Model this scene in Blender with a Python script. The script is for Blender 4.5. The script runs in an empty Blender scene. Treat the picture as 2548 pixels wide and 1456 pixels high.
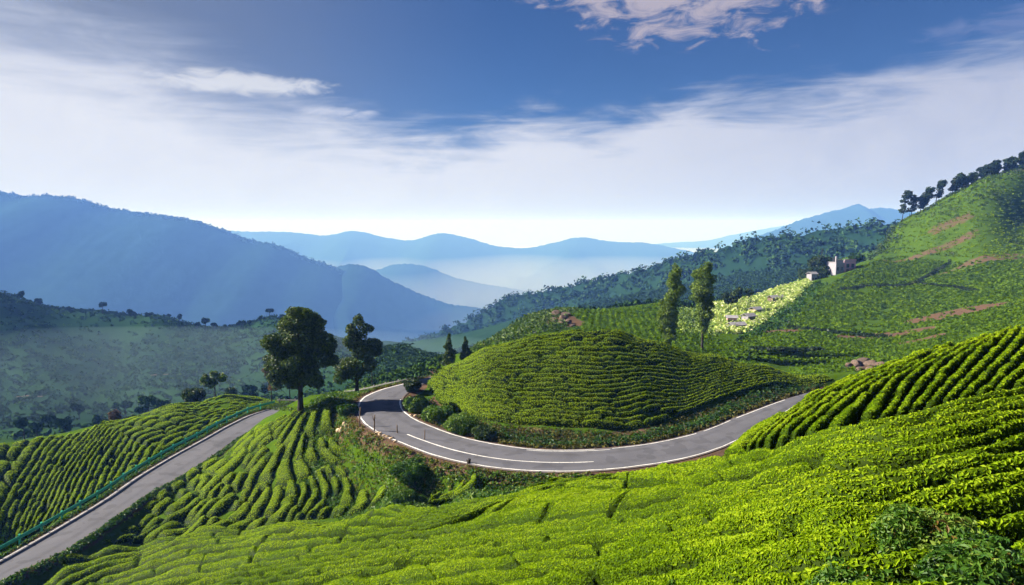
import bpy, bmesh, math, random
import numpy as np
from mathutils import Vector
R = math.radians
rng = np.random.default_rng(7)
random.seed(7)
sc = bpy.context.scene
COL = sc.collection
# ------------------------------------------------------------------ camera, light, sky, exposure
FPX, CX, CY = 1660.0, 1274.0, 728.0            # photograph's own pixel frame (2548 x 1456)
TH = math.atan(166.0 / 1660.0)
cam = bpy.data.cameras.new('camera'); camo = bpy.data.objects.new('camera', cam); COL.objects.link(camo)
cam.sensor_width = 36.0; cam.lens = FPX / 2548.0 * 36.0
cam.clip_start = 0.1; cam.clip_end = 60000.0
camo.location = (0, 0, 0); camo.rotation_euler = (math.pi / 2 - TH, 0, 0)
sc.camera = camo
SUN_AZ, SUN_EL = 80.0, 31.0                    # degrees left of straight ahead, above the horizon
sun = bpy.data.lights.new('sun', 'SUN'); suno = bpy.data.objects.new('sun', sun); COL.objects.link(suno)
sun.energy = 5.0; sun.angle = R(0.6); sun.color = (1.0, 0.93, 0.80)
SDIR = Vector((-math.sin(R(SUN_AZ)) * math.cos(R(SUN_EL)), math.cos(R(SUN_AZ)) * math.cos(R(SUN_EL)), math.sin(R(SUN_EL))))
suno.rotation_euler = SDIR.to_track_quat('Z', 'Y').to_euler()
sc.view_settings.view_transform = 'Standard'; sc.view_settings.look = 'None'
sc.view_settings.exposure = 1.7; sc.view_settings.gamma = 1.0; sc.view_settings.use_curve_mapping = False
cy = sc.cycles
cy.use_denoising = True; cy.max_bounces = 5; cy.diffuse_bounces = 2; cy.glossy_bounces = 2
cy.transmission_bounces = 3; cy.volume_bounces = 0; cy.transparent_max_bounces = 4
cy.sample_clamp_indirect = 4.0; cy.caustics_reflective = False; cy.caustics_refractive = False

class S:
    """a node socket with arithmetic"""
    nt = None
    def __init__(s, k): s.k = k
    @staticmethod
    def math(op, *a, clamp=False):
        n = S.nt.nodes.new('ShaderNodeMath'); n.operation = op; n.use_clamp = clamp
        for i, x in enumerate(a):
            if isinstance(x, S): S.nt.links.new(x.k, n.inputs[i])
            else: n.inputs[i].default_value = x
        return S(n.outputs[0])
    def __add__(s, o): return S.math('ADD', s, o)
    def __radd__(s, o): return S.math('ADD', s, o)
    def __sub__(s, o): return S.math('SUBTRACT', s, o)
    def __rsub__(s, o): return S.math('SUBTRACT', o, s)
    def __mul__(s, o): return S.math('MULTIPLY', s, o)
    def __rmul__(s, o): return S.math('MULTIPLY', s, o)
    def __truediv__(s, o): return S.math('DIVIDE', s, o)
    def __pow__(s, o): return S.math('POWER', s, o)
    def step(s, a, b):
        n = S.nt.nodes.new('ShaderNodeMapRange'); n.interpolation_type = 'SMOOTHSTEP'
        S.nt.links.new(s.k, n.inputs[0])
        for i, x in ((1, a), (2, b)):
            if isinstance(x, S): S.nt.links.new(x.k, n.inputs[i])
            else: n.inputs[i].default_value = x
        return S(n.outputs[0])
def noise(vec, scale, detail=4, rough=0.55, dist=0.0, dim='3D'):
    n = S.nt.nodes.new('ShaderNodeTexNoise'); n.noise_dimensions = dim
    n.inputs['Scale'].default_value = scale; n.inputs['Detail'].default_value = detail
    n.inputs['Roughness'].default_value = rough; n.inputs['Distortion'].default_value = dist
    if vec is not None: S.nt.links.new(vec.k, n.inputs['Vector'])
    return S(n.outputs['Fac'])
def mixc(f, a, b, mode='MIX'):
    n = S.nt.nodes.new('ShaderNodeMix'); n.data_type = 'RGBA'; n.blend_type = mode
    for i, x in ((0, f), (6, a), (7, b)):
        if isinstance(x, S): S.nt.links.new(x.k, n.inputs[i])
        elif i == 0: n.inputs[0].default_value = x
        else: n.inputs[i].default_value = (x[0], x[1], x[2], 1)
    return S(n.outputs[2])
def xyz(x, y, z):
    n = S.nt.nodes.new('ShaderNodeCombineXYZ')
    for i, q in enumerate((x, y, z)):
        if isinstance(q, S): S.nt.links.new(q.k, n.inputs[i])
        else: n.inputs[i].default_value = q
    return S(n.outputs[0])
def curve(x, pts):
    n = S.nt.nodes.new('ShaderNodeFloatCurve'); c = n.mapping.curves[0]
    c.points[0].location = pts[0]; c.points[-1].location = pts[-1]
    for p in pts[1:-1]: c.points.new(*p)
    n.mapping.update()
    S.nt.links.new(x.k, n.inputs['Value']); return S(n.outputs[0])

def make_sky():
    w = bpy.data.worlds.new('World'); sc.world = w; w.use_nodes = True
    nt = w.node_tree; nt.nodes.clear(); S.nt = nt
    out = nt.nodes.new('ShaderNodeOutputWorld'); bg = nt.nodes.new('ShaderNodeBackground')
    nt.links.new(bg.outputs[0], out.inputs[0]); bg.inputs[1].default_value = 0.10
    sk = nt.nodes.new('ShaderNodeTexSky'); sk.sky_type = 'NISHITA'; sk.sun_disc = False
    sk.sun_elevation = R(SUN_EL); sk.sun_rotation = R(-SUN_AZ)
    sk.altitude = 1600; sk.air_density = 1.0; sk.dust_density = 0.6; sk.ozone_density = 3.0
    tc = nt.nodes.new('ShaderNodeTexCoord'); d = S(tc.outputs['Generated'])
    sep = nt.nodes.new('ShaderNodeSeparateXYZ'); nt.links.new(d.k, sep.inputs[0])
    x, y, z = (S(o) for o in sep.outputs)
    az = S.math('ARCTAN2', x, y) * (180 / math.pi)           # degrees right of ahead
    el = S.math('ARCSINE', z) * (180 / math.pi)
    flat = xyz(az * 0.05, el * 0.20, 0.0)
    n1 = noise(flat, 2.2, 6, 0.6, 0.6); n2 = noise(xyz(az * 0.03, el * 0.30, 3.0), 3.0, 5, 0.6, 1.0)
    n3 = noise(xyz(az * 0.10, el * 0.14, 7.0), 1.6, 6, 0.62, 0.9)
    base = mixc(1.0, S(sk.outputs[0]), (0.095, 0.145, 0.225), 'MULTIPLY')     # deep, polarised blue
    # the far bank of cloud above the hills: its upper rim by direction
    t = S.math('DIVIDE', az + 180.0, 360.0, clamp=True)
    A = lambda deg: (deg + 180) / 360.0
    rim = curve(t, [(0, .36), (A(-120), .44), (A(-60), .50), (A(-37), .47), (A(-30), .43), (A(-24), .36), (A(-18), .31), (A(-12), .285), (A(-7), .245), (A(-2), .262),
                    (A(3), .30), (A(8), .285), (A(16), .335), (A(22), .33), (A(30), .365), (A(37), .40), (A(60), .42), (A(120), .36), (1, .36)]) * 30.0
    bank = (rim + (n1 - 0.5) * 6.5 + (n2 - 0.5) * 4.0 - el).step(-1.6 - (az * -1.0).step(5.0, 36.0) * 4.5, 2.6 + (az * -1.0).step(0.0, 30.0) * 3.0)
    sunward = (az * -1.0).step(-40.0, 12.0)                   # whiter towards the sun
    bankc = mixc(sunward, (1.42, 1.52, 1.95), (2.55, 2.6, 2.8))
    bankc = mixc((n3 - 0.42) * 1.1 + (el * -1.0).step(-15.0, -4.0) * 0.28, bankc, (2.15, 2.2, 2.5))
    col = mixc(bank * 0.93, base, bankc)
    # thin grey veil over the sunward quarter
    veil = (az * -1.0).step(-2.0, 40.0) * (1.0 - (el - 8.0).step(0.0, 60.0)) * (0.72 + n3 * 0.35)
    col = mixc(veil * (1.0 - bank) * 0.95, col, (.72, .77, .90))
    # streaks and the broken cloud overhead
    def puff(a0, e0, wa, we, lo, hi, c, amt, tilt=0.0, sc_=3.4):
        nonlocal col
        q = ((az - a0) / wa) ** 2.0
        q = q + (((el - e0) - (az - a0) * tilt) / we) ** 2.0
        nn = noise(xyz(az * 0.085 + el * 0.06, el * 0.23 - az * 0.03, a0 * 0.3), sc_, 7, 0.62, 0.8)
        m = (nn - (q ** 1.0) * 0.16).step(lo, hi)
        col = mixc(m * amt, col, c)
    puff(12.6, 19.2, 10.5, 4.6, .30, .56, (1.6, 1.4, 1.55), .85, tilt=-0.10)
    puff(-21.5, 10.9, 5.8, 0.75, .20, .55, (2.5, 2.55, 2.7), .75)
    puff(-14.5, 9.0, 2.3, 0.5, .22, .55, (2.2, 2.3, 2.7), .6)
    puff(37.0, 13.6, 5.0, 0.8, .22, .60, (.7, .85, 1.5), .5, tilt=0.1)
    # a scatter of broken cloud higher up, above and behind the frame
    m = n3.step(.52, .75) * (el - 24.0).step(0.0, 12.0)
    col = mixc(m * 0.7, col, (1.7, 1.7, 1.9))
    nt.links.new(col.k, bg.inputs[0])
make_sky()

# ------------------------------------------------------------------ helpers
def px(u, v, d):
    a = (u - CX) / FPX; b = (CY - v) / FPX
    Y = math.cos(TH) + b * math.sin(TH); Z = -math.sin(TH) + b * math.cos(TH)
    return np.array((a / Y * d, d, Z / Y * d))
def ray(u, v):
    a = (u - CX) / FPX; b = (CY - v) / FPX
    Y = math.cos(TH) + b * math.sin(TH); Z = -math.sin(TH) + b * math.cos(TH)
    return a / Y, Z / Y
def onplane(u, v, z):
    xr, e = ray(u, v); d = z / e
    return np.array((xr * d, d, z))
def hashf(ix, iy, seed):
    h = (ix.astype(np.int64) * 374761393 + iy.astype(np.int64) * 668265263 + seed * 1442695041) & 0xffffffff
    h = ((h ^ (h >> 13)) * 1274126177) & 0xffffffff
    return ((h ^ (h >> 16)) & 0xffff) / 65535.0
def vnoise(x, y, seed=0):
    x = np.asarray(x, float); y = np.asarray(y, float)
    ix = np.floor(x); iy = np.floor(y); fx = x - ix; fy = y - iy
    fx = fx * fx * (3 - 2 * fx); fy = fy * fy * (3 - 2 * fy)
    a = hashf(ix, iy, seed); b = hashf(ix + 1, iy, seed); c = hashf(ix, iy + 1, seed); d = hashf(ix + 1, iy + 1, seed)
    return (a * (1 - fx) + b * fx) * (1 - fy) + (c * (1 - fx) + d * fx) * fy
def fbm(x, y, oct=4, seed=0):
    s = 0; a = 0.5; t = 0
    for i in range(oct):
        s = s + a * vnoise(x * 2 ** i, y * 2 ** i, seed + i * 17); t += a; a *= 0.5
    return s / t
def sstep(x, a, b):
    t = np.clip((x - a) / (b - a), 0, 1); return t * t * (3 - 2 * t)
def norm(a): return a / np.maximum(np.linalg.norm(a, axis=-1, keepdims=True), 1e-9)
def resample(P, n):
    P = np.asarray(P, float); s = np.r_[0, np.cumsum(np.linalg.norm(np.diff(P, axis=0), axis=1))]
    # smooth (Catmull-Rom like) by dense cubic through numpy: Hermite with finite-difference tangents
    m = np.gradient(P, s, axis=0); q = np.linspace(0, s[-1], n)
    i = np.clip(np.searchsorted(s, q, 'right') - 1, 0, len(s) - 2); h = (s[i + 1] - s[i]); t = ((q - s[i]) / h)[:, None]; h = h[:, None]
    return ((2 * t**3 - 3 * t**2 + 1) * P[i] + (t**3 - 2 * t**2 + t) * h * m[i] + (-2 * t**3 + 3 * t**2) * P[i + 1] + (t**3 - t**2) * h * m[i + 1])
def mesh(name, V, F, mat=None, attrs=None, smooth=False, parent=None, **props):
    V = np.asarray(V, np.float32).reshape(-1, 3); F = np.asarray(F, np.int32)
    me = bpy.data.meshes.new(name); k = F.shape[1]; nf = len(F)
    me.vertices.add(len(V)); me.vertices.foreach_set('co', V.ravel())
    me.loops.add(nf * k); me.loops.foreach_set('vertex_index', F.ravel())
    me.polygons.add(nf); me.polygons.foreach_set('loop_start', np.arange(0, nf * k, k, dtype=np.int32))
    me.polygons.foreach_set('use_smooth', np.full(nf, smooth, bool) if not isinstance(smooth, np.ndarray) else smooth)
    for an, av in (attrs or {}).items():
        at = me.attributes.new(an, 'FLOAT', 'POINT'); at.data.foreach_set('value', np.asarray(av, np.float32))
    if mat: me.materials.append(mat)
    me.update(calc_edges=True); me.validate()
    o = bpy.data.objects.new(name, me); COL.objects.link(o)
    if parent: o.parent = parent
    for p, v in props.items(): o[p] = v
    return o
def empty(name, loc, rz=0.0, **props):
    o = bpy.data.objects.new(name, None); COL.objects.link(o); o.location = loc; o.rotation_euler = (0, 0, rz)
    for p, v in props.items(): o[p] = v
    return o
def gridfaces(nu, nv, off=0):
    i, j = np.meshgrid(np.arange(nu - 1), np.arange(nv - 1), indexing='ij'); a = i * nv + j + off
    return np.stack([a, a + nv, a + nv + 1, a + 1], -1).reshape(-1, 4)
def tube(pts, rad, n=8):
    """tapered tube through pts; returns verts, quads"""
    P = np.asarray(pts, float); rad = np.asarray(rad, float); T = norm(np.gradient(P, axis=0))
    ref = np.array((1.0, 0.13, 0.07)); A = norm(np.cross(T, ref)); B = np.cross(T, A)
    an = np.linspace(0, 2 * math.pi, n, endpoint=False)
    V = P[:, None] + rad[:, None, None] * (np.cos(an)[None, :, None] * A[:, None] + np.sin(an)[None, :, None] * B[:, None])
    m = len(P); i, j = np.meshgrid(np.arange(m - 1), np.arange(n), indexing='ij'); a = i * n + j; b = i * n + (j + 1) % n
    F = np.stack([a, b, b + n, a + n], -1).reshape(-1, 4)
    cap = [[(m - 1) * n + k for k in (0, q, q + 1, q + 2)] for q in range(1, n - 2, 2)]
    return V.reshape(-1, 3), np.r_[F, np.array(cap, int)] if cap else F
class MB:
    """collects quads into one mesh"""
    def __init__(s): s.V = []; s.F = []; s.A = []; s.n = 0
    def add(s, V, F, a=0.5):
        V = np.asarray(V, float).reshape(-1, 3); s.V.append(V); s.F.append(np.asarray(F, int) + s.n)
        s.A.append(np.broadcast_to(np.asarray(a, float), (len(V),))); s.n += len(V); return s
    def box(s, c, size, rz=0.0, a=0.5, taper=1.0):
        x, y, z = (q / 2 for q in size)
        V = np.array([(-x, -y, -z), (x, -y, -z), (x, y, -z), (-x, y, -z), (-x * taper, -y * taper, z), (x * taper, -y * taper, z), (x * taper, y * taper, z), (-x * taper, y * taper, z)])
        cr, sr = math.cos(rz), math.sin(rz); V[:, :2] = V[:, :2] @ np.array([[cr, sr], [-sr, cr]])
        return s.add(V + np.asarray(c), [(3, 2, 1, 0), (4, 5, 6, 7), (0, 1, 5, 4), (1, 2, 6, 5), (2, 3, 7, 6), (3, 0, 4, 7)], a)
    def tube(s, pts, rad, n=8, a=0.5): V, F = tube(pts, rad, n); return s.add(V, F, a)
    def build(s, name, mat, parent=None, smooth=False, **props):
        return mesh(name, np.concatenate(s.V), np.concatenate(s.F), mat, {'v': np.concatenate(s.A)}, smooth, parent, **props)
def leafquads(P, Nn, L, asp=0.46, tilt=0.6, droop=0.15, g=None):
    g = g or rng; n = len(P)
    nn = norm(Nn + tilt * g.normal(size=(n, 3))); t = norm(np.cross(nn, g.normal(size=(n, 3)))); b = np.cross(nn, t)
    L = L[:, None]; W = L * asp * 0.5
    V = np.stack([P - t * L * .5, P + b * W + nn * W * .35, P + t * L * .5 - nn * L * droop, P - b * W + nn * W * .35], 1)
    F = np.arange(n * 4).reshape(n, 4)
    return V.reshape(-1, 3), F

# ------------------------------------------------------------------ materials
def mat_new(name):
    m = bpy.data.materials.new(name); m.use_nodes = True; nt = m.node_tree; nt.nodes.clear(); S.nt = nt
    out = nt.nodes.new('ShaderNodeOutputMaterial'); b = nt.nodes.new('ShaderNodeBsdfPrincipled')
    nt.links.new(b.outputs[0], out.inputs[0]); return m, nt, b, out
def attr(name):
    n = S.nt.nodes.new('ShaderNodeAttribute'); n.attribute_name = name; return S(n.outputs['Fac'])
def pos():
    n = S.nt.nodes.new('ShaderNodeNewGeometry'); return S(n.outputs['Position'])
def ramp(f, stops):
    n = S.nt.nodes.new('ShaderNodeValToRGB'); S.nt.links.new(f.k, n.inputs[0]); e = n.color_ramp.elements
    while len(e) < len(stops): e.new(0.5)
    for q, (p, c) in zip(e, stops): q.position = p; q.color = (c[0], c[1], c[2], 1)
    return S(n.outputs[0])
def leafmat(name, stops, transl=0.25, rough=0.5, spec=0.3, patch=None, tcol=None):
    m, nt, b, out = mat_new(name)
    c = ramp(attr('v'), stops)
    if patch:
        sca, amt, pc = patch
        c = mixc((noise(pos(), sca, 3) - 0.42) * amt, c, pc)
    nt.links.new(c.k, b.inputs['Base Color']); b.inputs['Roughness'].default_value = rough
    b.inputs['Specular IOR Level'].default_value = spec
    if transl:
        tr = nt.nodes.new('ShaderNodeBsdfTranslucent'); mx = nt.nodes.new('ShaderNodeMixShader'); mx.inputs[0].default_value = transl
        c2 = mixc(1.0, c, tcol or (1.15, 1.3, 0.4), 'MULTIPLY'); nt.links.new(c2.k, tr.inputs[0])
        nt.links.new(b.outputs[0], mx.inputs[1]); nt.links.new(tr.outputs[0], mx.inputs[2]); nt.links.new(mx.outputs[0], out.inputs[0])
    return m
def plainmat(name, c1, c2=None, scale=8.0, rough=0.8, spec=0.3, bump=0.0, metal=0.0):
    m, nt, b, out = mat_new(name)
    c = mixc(noise(pos(), scale, 5, 0.65).step(.3, .7), c1, c2 or tuple(q * 0.7 for q in c1))
    nt.links.new(c.k, b.inputs['Base Color']); b.inputs['Roughness'].default_value = rough
    b.inputs['Specular IOR Level'].default_value = spec; b.inputs['Metallic'].default_value = metal
    if bump:
        bp = nt.nodes.new('ShaderNodeBump'); bp.inputs['Strength'].default_value = bump; bp.inputs['Distance'].default_value = 0.1
        nt.links.new(noise(pos(), scale * 3, 6).k, bp.inputs['Height']); nt.links.new(bp.outputs[0], b.inputs['Normal'])
    return m
M = {}
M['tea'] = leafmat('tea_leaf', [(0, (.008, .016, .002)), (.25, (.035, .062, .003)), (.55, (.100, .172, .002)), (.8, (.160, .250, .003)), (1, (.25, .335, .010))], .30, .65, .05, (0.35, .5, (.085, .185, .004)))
M['tea_field'] = leafmat('tea_field_leaf', [(0, (.012, .026, .004)), (.5, (.066, .122, .004)), (1, (.145, .215, .006))], .25, .6, .02, (0.05, .7, (.040, .090, .004)))
M['tree'] = leafmat('tree_leaf', [(0, (.008, .020, .006)), (.6, (.030, .062, .012)), (1, (.090, .130, .016))], .22, .5, .25)
M['tree_bright'] = leafmat('poplar_leaf', [(0, (.018, .038, .005)), (.6, (.055, .105, .008)), (1, (.13, .19, .014))], .22, .5, .25)
M['shrub'] = leafmat('shrub_leaf', [(0, (.010, .028, .006)), (.5, (.036, .100, .010)), (.9, (.085, .16, .014)), (1, (.14, .20, .03))], .25, .5, .2)
M['autumn'] = leafmat('rusty_leaf', [(0, (.03, .022, .006)), (1, (.17, .085, .018))], .2)
M['dry'] = leafmat('dry_grass', [(0, (.06, .05, .015)), (.5, (.12, .115, .025)), (1, (.22, .19, .06))], .2, .7, .1)
M['forest'] = leafmat('forest_leaf', [(0, (.010, .026, .010)), (.6, (.026, .060, .018)), (1, (.050, .095, .022))], 0, .8, 0.0)
M['garden'] = leafmat('garden_leaf', [(0, (.03, .07, .012)), (.5, (.22, .32, .05)), (.8, (.42, .50, .14)), (1, (.58, .58, .34))], .25, .5, .3)
M['trunk'] = plainmat('bark', (.045, .036, .028), (.022, .018, .014), 6, .95, .1, .4)
M['rock'] = plainmat('rock', (.13, .088, .068), (.07, .05, .042), 3, .9, .2, .5)
M['stone_pale'] = plainmat('pale_stone', (.50, .40, .28), (.34, .22, .13), 2.5, .9, .2, .4)
M['wood'] = plainmat('weathered_wood', (.17, .12, .09), (.09, .065, .05), 5, .9, .15, .3)
M['green_steel'] = plainmat('green_paint', (.05, .42, .25), (.035, .30, .20), 2, .45, .3)
M['grey_steel'] = plainmat('weathered_steel', (.20, .20, .19), (.13, .125, .12), 2, .7, .2)
M['white_wall'] = plainmat('whitewash', (.27, .255, .30), (.21, .195, .235), 2, .85, .2)
M['pink_wall'] = plainmat('pink_wash', (.62, .36, .44), (.54, .30, .38), 2, .85, .2)
M['roof'] = plainmat('roof_sheet', (.30, .28, .31), (.22, .21, .23), 1.5, .6, .3)
M['glass'] = plainmat('dark_glass', (.02, .022, .028), (.03, .03, .035), 1, .2, .5)
def paintmat():
    m, nt, b, out = mat_new('road_paint'); p = pos()
    c = mixc(noise(p, 1.6, 5, .65).step(.3, .7), (.74, .72, .71), (.52, .50, .49)); c = mixc(noise(p, 5.0, 6, .75).step(.54, .66) * .75, c, (.16, .155, .165))
    nt.links.new(c.k, b.inputs['Base Color']); b.inputs['Roughness'].default_value = .75; return m
M['paint'] = paintmat()
def asphalt():
    m, nt, b, out = mat_new('asphalt'); p = pos()
    c = mixc(noise(p, .35, 5, .6).step(.35, .7), (.098, .097, .118), (.076, .076, .094))
    c = mixc(noise(p, 22, 4, .7).step(.35, .75), c, (.112, .110, .124))
    c = mixc(noise(p, .12, 3, .5, 1.5).step(.56, .70) * .5, c, (.055, .055, .064))
    l = attr('lane'); w = (S.math('ABSOLUTE', S.math('ABSOLUTE', l - .5) - .24) * -1.0).step(-.10, -.02)
    c = mixc(w * (noise(p, .8, 4).step(.25, .7)) * .45, c, (.050, .050, .058))
    c = mixc((noise(p, .55, 2, .4, 0.0) * 1.0).step(.60, .612) * .35, c, (.045, .045, .052))
    ed = (S.math('ABSOLUTE', l - .5) + (noise(p, 1.4, 5, .7) - .5) * .16).step(.44, .53); c = mixc(ed * .75, c, (.135, .10, .08))
    nt.links.new(c.k, b.inputs['Base Color']); b.inputs['Roughness'].default_value = .85; b.inputs['Specular IOR Level'].default_value = .12
    bp = nt.nodes.new('ShaderNodeBump'); bp.inputs['Strength'].default_value = .25; bp.inputs['Distance'].default_value = .03
    nt.links.new(noise(p, 30, 5).k, bp.inputs['Height']); nt.links.new(bp.outputs[0], b.inputs['Normal'])
    return m
M['asphalt'] = asphalt()
def groundmat(name, g1, g2, s1, s2, sc_=1.0, bump=.6):
    m, nt, b, out = mat_new(name); p = pos()
    gr = mixc(noise(p, .5 * sc_, 5, .65).step(.3, .7), g1, g2)
    gr = mixc(attr('wood'), gr, mixc(noise(p, .02, 4, .6).step(.35, .65), (.011, .030, .013), (.017, .042, .015)))
    so = mixc(noise(p, .9 * sc_, 6, .65).step(.3, .7), s1, s2)
    f = (attr('soil') + (noise(p, .45 * sc_, 5, .7) - .5) * .9).step(.38, .62)
    nt.links.new(mixc(f, gr, so).k, b.inputs['Base Color']); b.inputs['Roughness'].default_value = .95
    b.inputs['Specular IOR Level'].default_value = 0.0
    bp = nt.nodes.new('ShaderNodeBump'); bp.inputs['Strength'].default_value = bump; bp.inputs['Distance'].default_value = .25
    nt.links.new(noise(p, 2.5 * sc_, 6, .7).k, bp.inputs['Height']); nt.links.new(bp.outputs[0], b.inputs['Normal'])
    return m
M['ground'] = groundmat('hillside_ground', (.050, .092, .006), (.032, .062, .006), (.115, .070, .046), (.070, .046, .032))
M['hill'] = groundmat('far_hill_ground', (.008, .024, .012), (.013, .034, .015), (.10, .07, .05), (.07, .05, .04), .03, .8)
# ------------------------------------------------------------------ terrain: one continuous ground surface
ZU, ZL = -20.7, -31.0                                          # height of the upper and the lower road below the camera
# near slope: straight down-slope in every direction of view, so depth runs evenly from the bottom of the view to its crest
CREST = [(-200,1560,66),(30,1458,61),(210,1378,63),(450,1336,60),(700,1302,50),(960,1264,41),(1180,1238,35),(1350,1203,31.5),(1480,1190,29),(1600,1176,26.5),(1700,1151,25),(1800,1114,24),(1860,1078,24),(1950,1018,24.3),(2040,975,25),(2110,943,25.5),(2180,918,26),(2300,873,26.5),(2420,842,27),(2548,808,27.5),(2800,760,28),(3300,700,29)]
NEAR = [(-200,64),(100,57),(350,45),(640,32.5),(850,25.5),(1100,19),(1350,13.5),(1600,9.3),(1800,7.2),(2000,5.9),(2300,5.2),(2548,4.8),(2800,4.6),(3300,4.5)]
def slope_depth(u, v):
    c = np.array(CREST, float); n = np.array(NEAR, float); t = (1456 - v) / (1456 - np.interp(u, c[:, 0], c[:, 1]))
    return 1 / ((1 - t) / math.exp(np.interp(u, n[:, 0], np.log(n[:, 1]))) + t / np.interp(u, c[:, 0], c[:, 2]))
CTRL = [(u, v, d) for u, v, d in CREST if u != -200]
for u in (250, 400, 550, 700, 850, 1000, 1150, 1300, 1450, 1600, 1750, 1900, 2050, 2200, 2350, 2500, 2700, 3000):
    vs = np.interp(u, [c[0] for c in CREST], [c[1] for c in CREST])
    for t in (0, .17, .34, .51, .68, .85): v = 1456 - t * (1456 - vs); CTRL.append((u, v, slope_depth(u, v)))
CTRL += [(2548,2000,2.6),(2000,2000,3.0),(1500,2000,4.6),(1000,2000,9),(300,2000,22),(-400,1900,36),(3200,780,80),(2548,870,42),(2548,850,62),(2300,940,42),(2300,930,60),(2000,1062,40),(2110,1012,45),(2110,985,66),(1860,1128,38),
 (1800,1160,38),(1700,1185,42),(1600,1208,41),(1600,1190,51),(1350,1222,43),(1350,1200,51),(1100,1266,50),(850,1300,55),(700,1310,57),(600,1330,60),(350,1350,65.5),(450,1340,64.5),
 (740,1160,69),(800,1150,68),(550,1180,75),(620,1087,84),(670,1050,80),(748,1014,77),(830,1003,75.5),(850,1082,70.5),(900,1150,66),(945,1205,62),
 (800,1230,64),(650,1230,67.5),(500,1260,69),(420,1290,68),(300,1320,66.8),(720,1080,74),(600,1150,75.5),
 (900,1100,68),(1000,1150,62.5),(1050,1190,59),(1140,1192,57),(1250,1195,54.6),(1420,1190,53.5),
 (1100,988,79),(1150,1016,73),(1200,1036,69.2),(1300,1049,67.2),(1420,1054,66.3),(1560,1062,66),(1700,1026,70.5),(1850,971,78.2),(1950,953,82.2),(2080,944,85.5),
 (1400,940,74.5),(1200,940,76),(1600,960,73),(1400,880,80),(1700,930,80),(1600,893,80.5),
 (1045,948,88),(1100,914,87),(1200,869,86),(1320,836,87),(1420,824,87),(1530,824,87),(1650,854,88),(1780,884,89),(1900,909,89),(2050,934,87.5),
 (1320,860,108),(1420,850,108),(1530,852,108),(1650,880,107),(1780,908,105),(1200,900,104),(1100,945,101),(1950,930,102),
 (1450,800,140),(1430,772,170),(1640,757,190),(1430,800,230),(1640,795,245),(1650,832,127),(1800,850,130),(1745,868,118),(1950,872,118),(2100,905,104),(2200,908,96),
 (1900,812,165),(2050,822,150),(2250,850,125),(2200,790,175),(2350,780,160),(2400,832,112),(2548,770,130),(2548,700,190),(2000,760,200),(2120,720,225),
 (2240,700,240),(2360,655,255),(2548,640,240),(2240,620,290),(2548,540,290),(2180,640,278),(2240,548,320),(2350,492,320),(2450,442,320),(2548,412,320),(2800,330,330),
 (2240,610,390),(2350,570,390),(2450,540,390),(2548,510,390),(2800,430,420),(2800,640,230),
 (2140,652,275),(2090,676,268),(2010,702,258),(2010,745,305),(2090,710,315),(2140,695,325),
 (1880,768,212),(1780,815,168),(1780,770,202),(1850,745,222),(1930,722,238),(1850,785,272),(1930,765,285),
 (1200,862,125),(1300,795,165),(1380,772,172),(1350,828,122),(1250,852,114),(1400,800,140),(1200,905,185),(1300,835,235),(1150,885,112),
 (950,952,115),(930,945,150),(1040,922,116),(1080,907,108),(1000,925,200),
 (780,1002,112),(900,974,101),(1000,952,94),(1060,938,94.3),(700,1008,114),
 (640,986,124),(560,980,122),(430,1002,113),(250,1052,101),(100,1087,93),(0,1100,90),(-120,1120,84),
 (350,1060,99),(200,1150,84.5),(50,1200,79),(120,1260,75),(300,1120,90),(500,1035,106),
 (640,1010,150),(560,1015,150),(430,1045,140),(250,1095,130),(0,1145,120),(-200,1160,115),
 (300,1030,250),(0,1060,220),(-300,1060,220),(600,990,260),(900,960,230),(300,900,350),(0,900,320),(600,900,350),(-300,900,330),
 (680,788,450),(400,782,450),(250,777,450),(130,768,440),(40,738,425),(-60,715,400),(-400,640,400),(400,850,600),(0,800,560),(680,850,600),(-400,720,560),
 (1000,862,250),(930,878,252),(1070,886,246),(1000,915,330),(1150,900,330),(850,850,420),(1000,900,500)]
CTRL += [(u, v, ZL / ray(u, v)[1]) for (u, v) in [(0,1393),(180,1290),(322,1198),(503,1093),(628,1030),(708,1009),(0,1443),(167,1363),(318,1261),(436,1192),(524,1139)]]
CTRL += [(u, v, ZU / ray(u, v)[1]) for (u, v) in [(890,1005),(905,1055),(1000,1105),(1180,1158),(1380,1175),(1600,1162),(1780,1122),(950,970),(1030,1040),(1160,1090),(1330,1118),(1480,1120),(1720,1080),(1840,1035),(1950,995),(2030,975),(1000,1000)]]
KX = 3.0
def _q(x, y): return np.stack([np.asarray(x) / y * KX, np.log(y)], -1)
_C = np.array([px(*c) for c in CTRL]); _CQ = _q(_C[:, 0], _C[:, 1]); _CE = _C[:, 2] / _C[:, 1]
def _phi(d2): return np.sqrt(d2 + 0.0025)
_D2 = ((_CQ[:, None] - _CQ[None]) ** 2).sum(-1); _n = len(_C)
_A = np.zeros((_n + 3, _n + 3)); _A[:_n, :_n] = -_phi(_D2) + np.diag(np.where(_C[:, 1] < 30, .012, .006))
_A[:_n, _n] = 1; _A[:_n, _n + 1:] = _CQ; _A[_n, :_n] = 1; _A[_n + 1:, :_n] = _CQ.T
_W = np.linalg.solve(_A, np.r_[_CE, 0, 0, 0])
def E(x, y):
    """elevation (z / y) of the natural surface (top of the clipped tea where tea grows)"""
    x = np.asarray(x, float); sh = x.shape; q = _q(x, np.asarray(y, float)).reshape(-1, 2); out = np.empty(len(q))
    for i in range(0, len(q), 20000):
        p = q[i:i + 20000]; d2 = ((p[:, None] - _CQ[None]) ** 2).sum(-1)
        out[i:i + 20000] = -_phi(d2) @ _W[:_n] + _W[_n] + p @ _W[_n + 1:]
    return out.reshape(sh)
def Z(x, y): return E(x, y) * np.asarray(y)
_ys = {}
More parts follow.
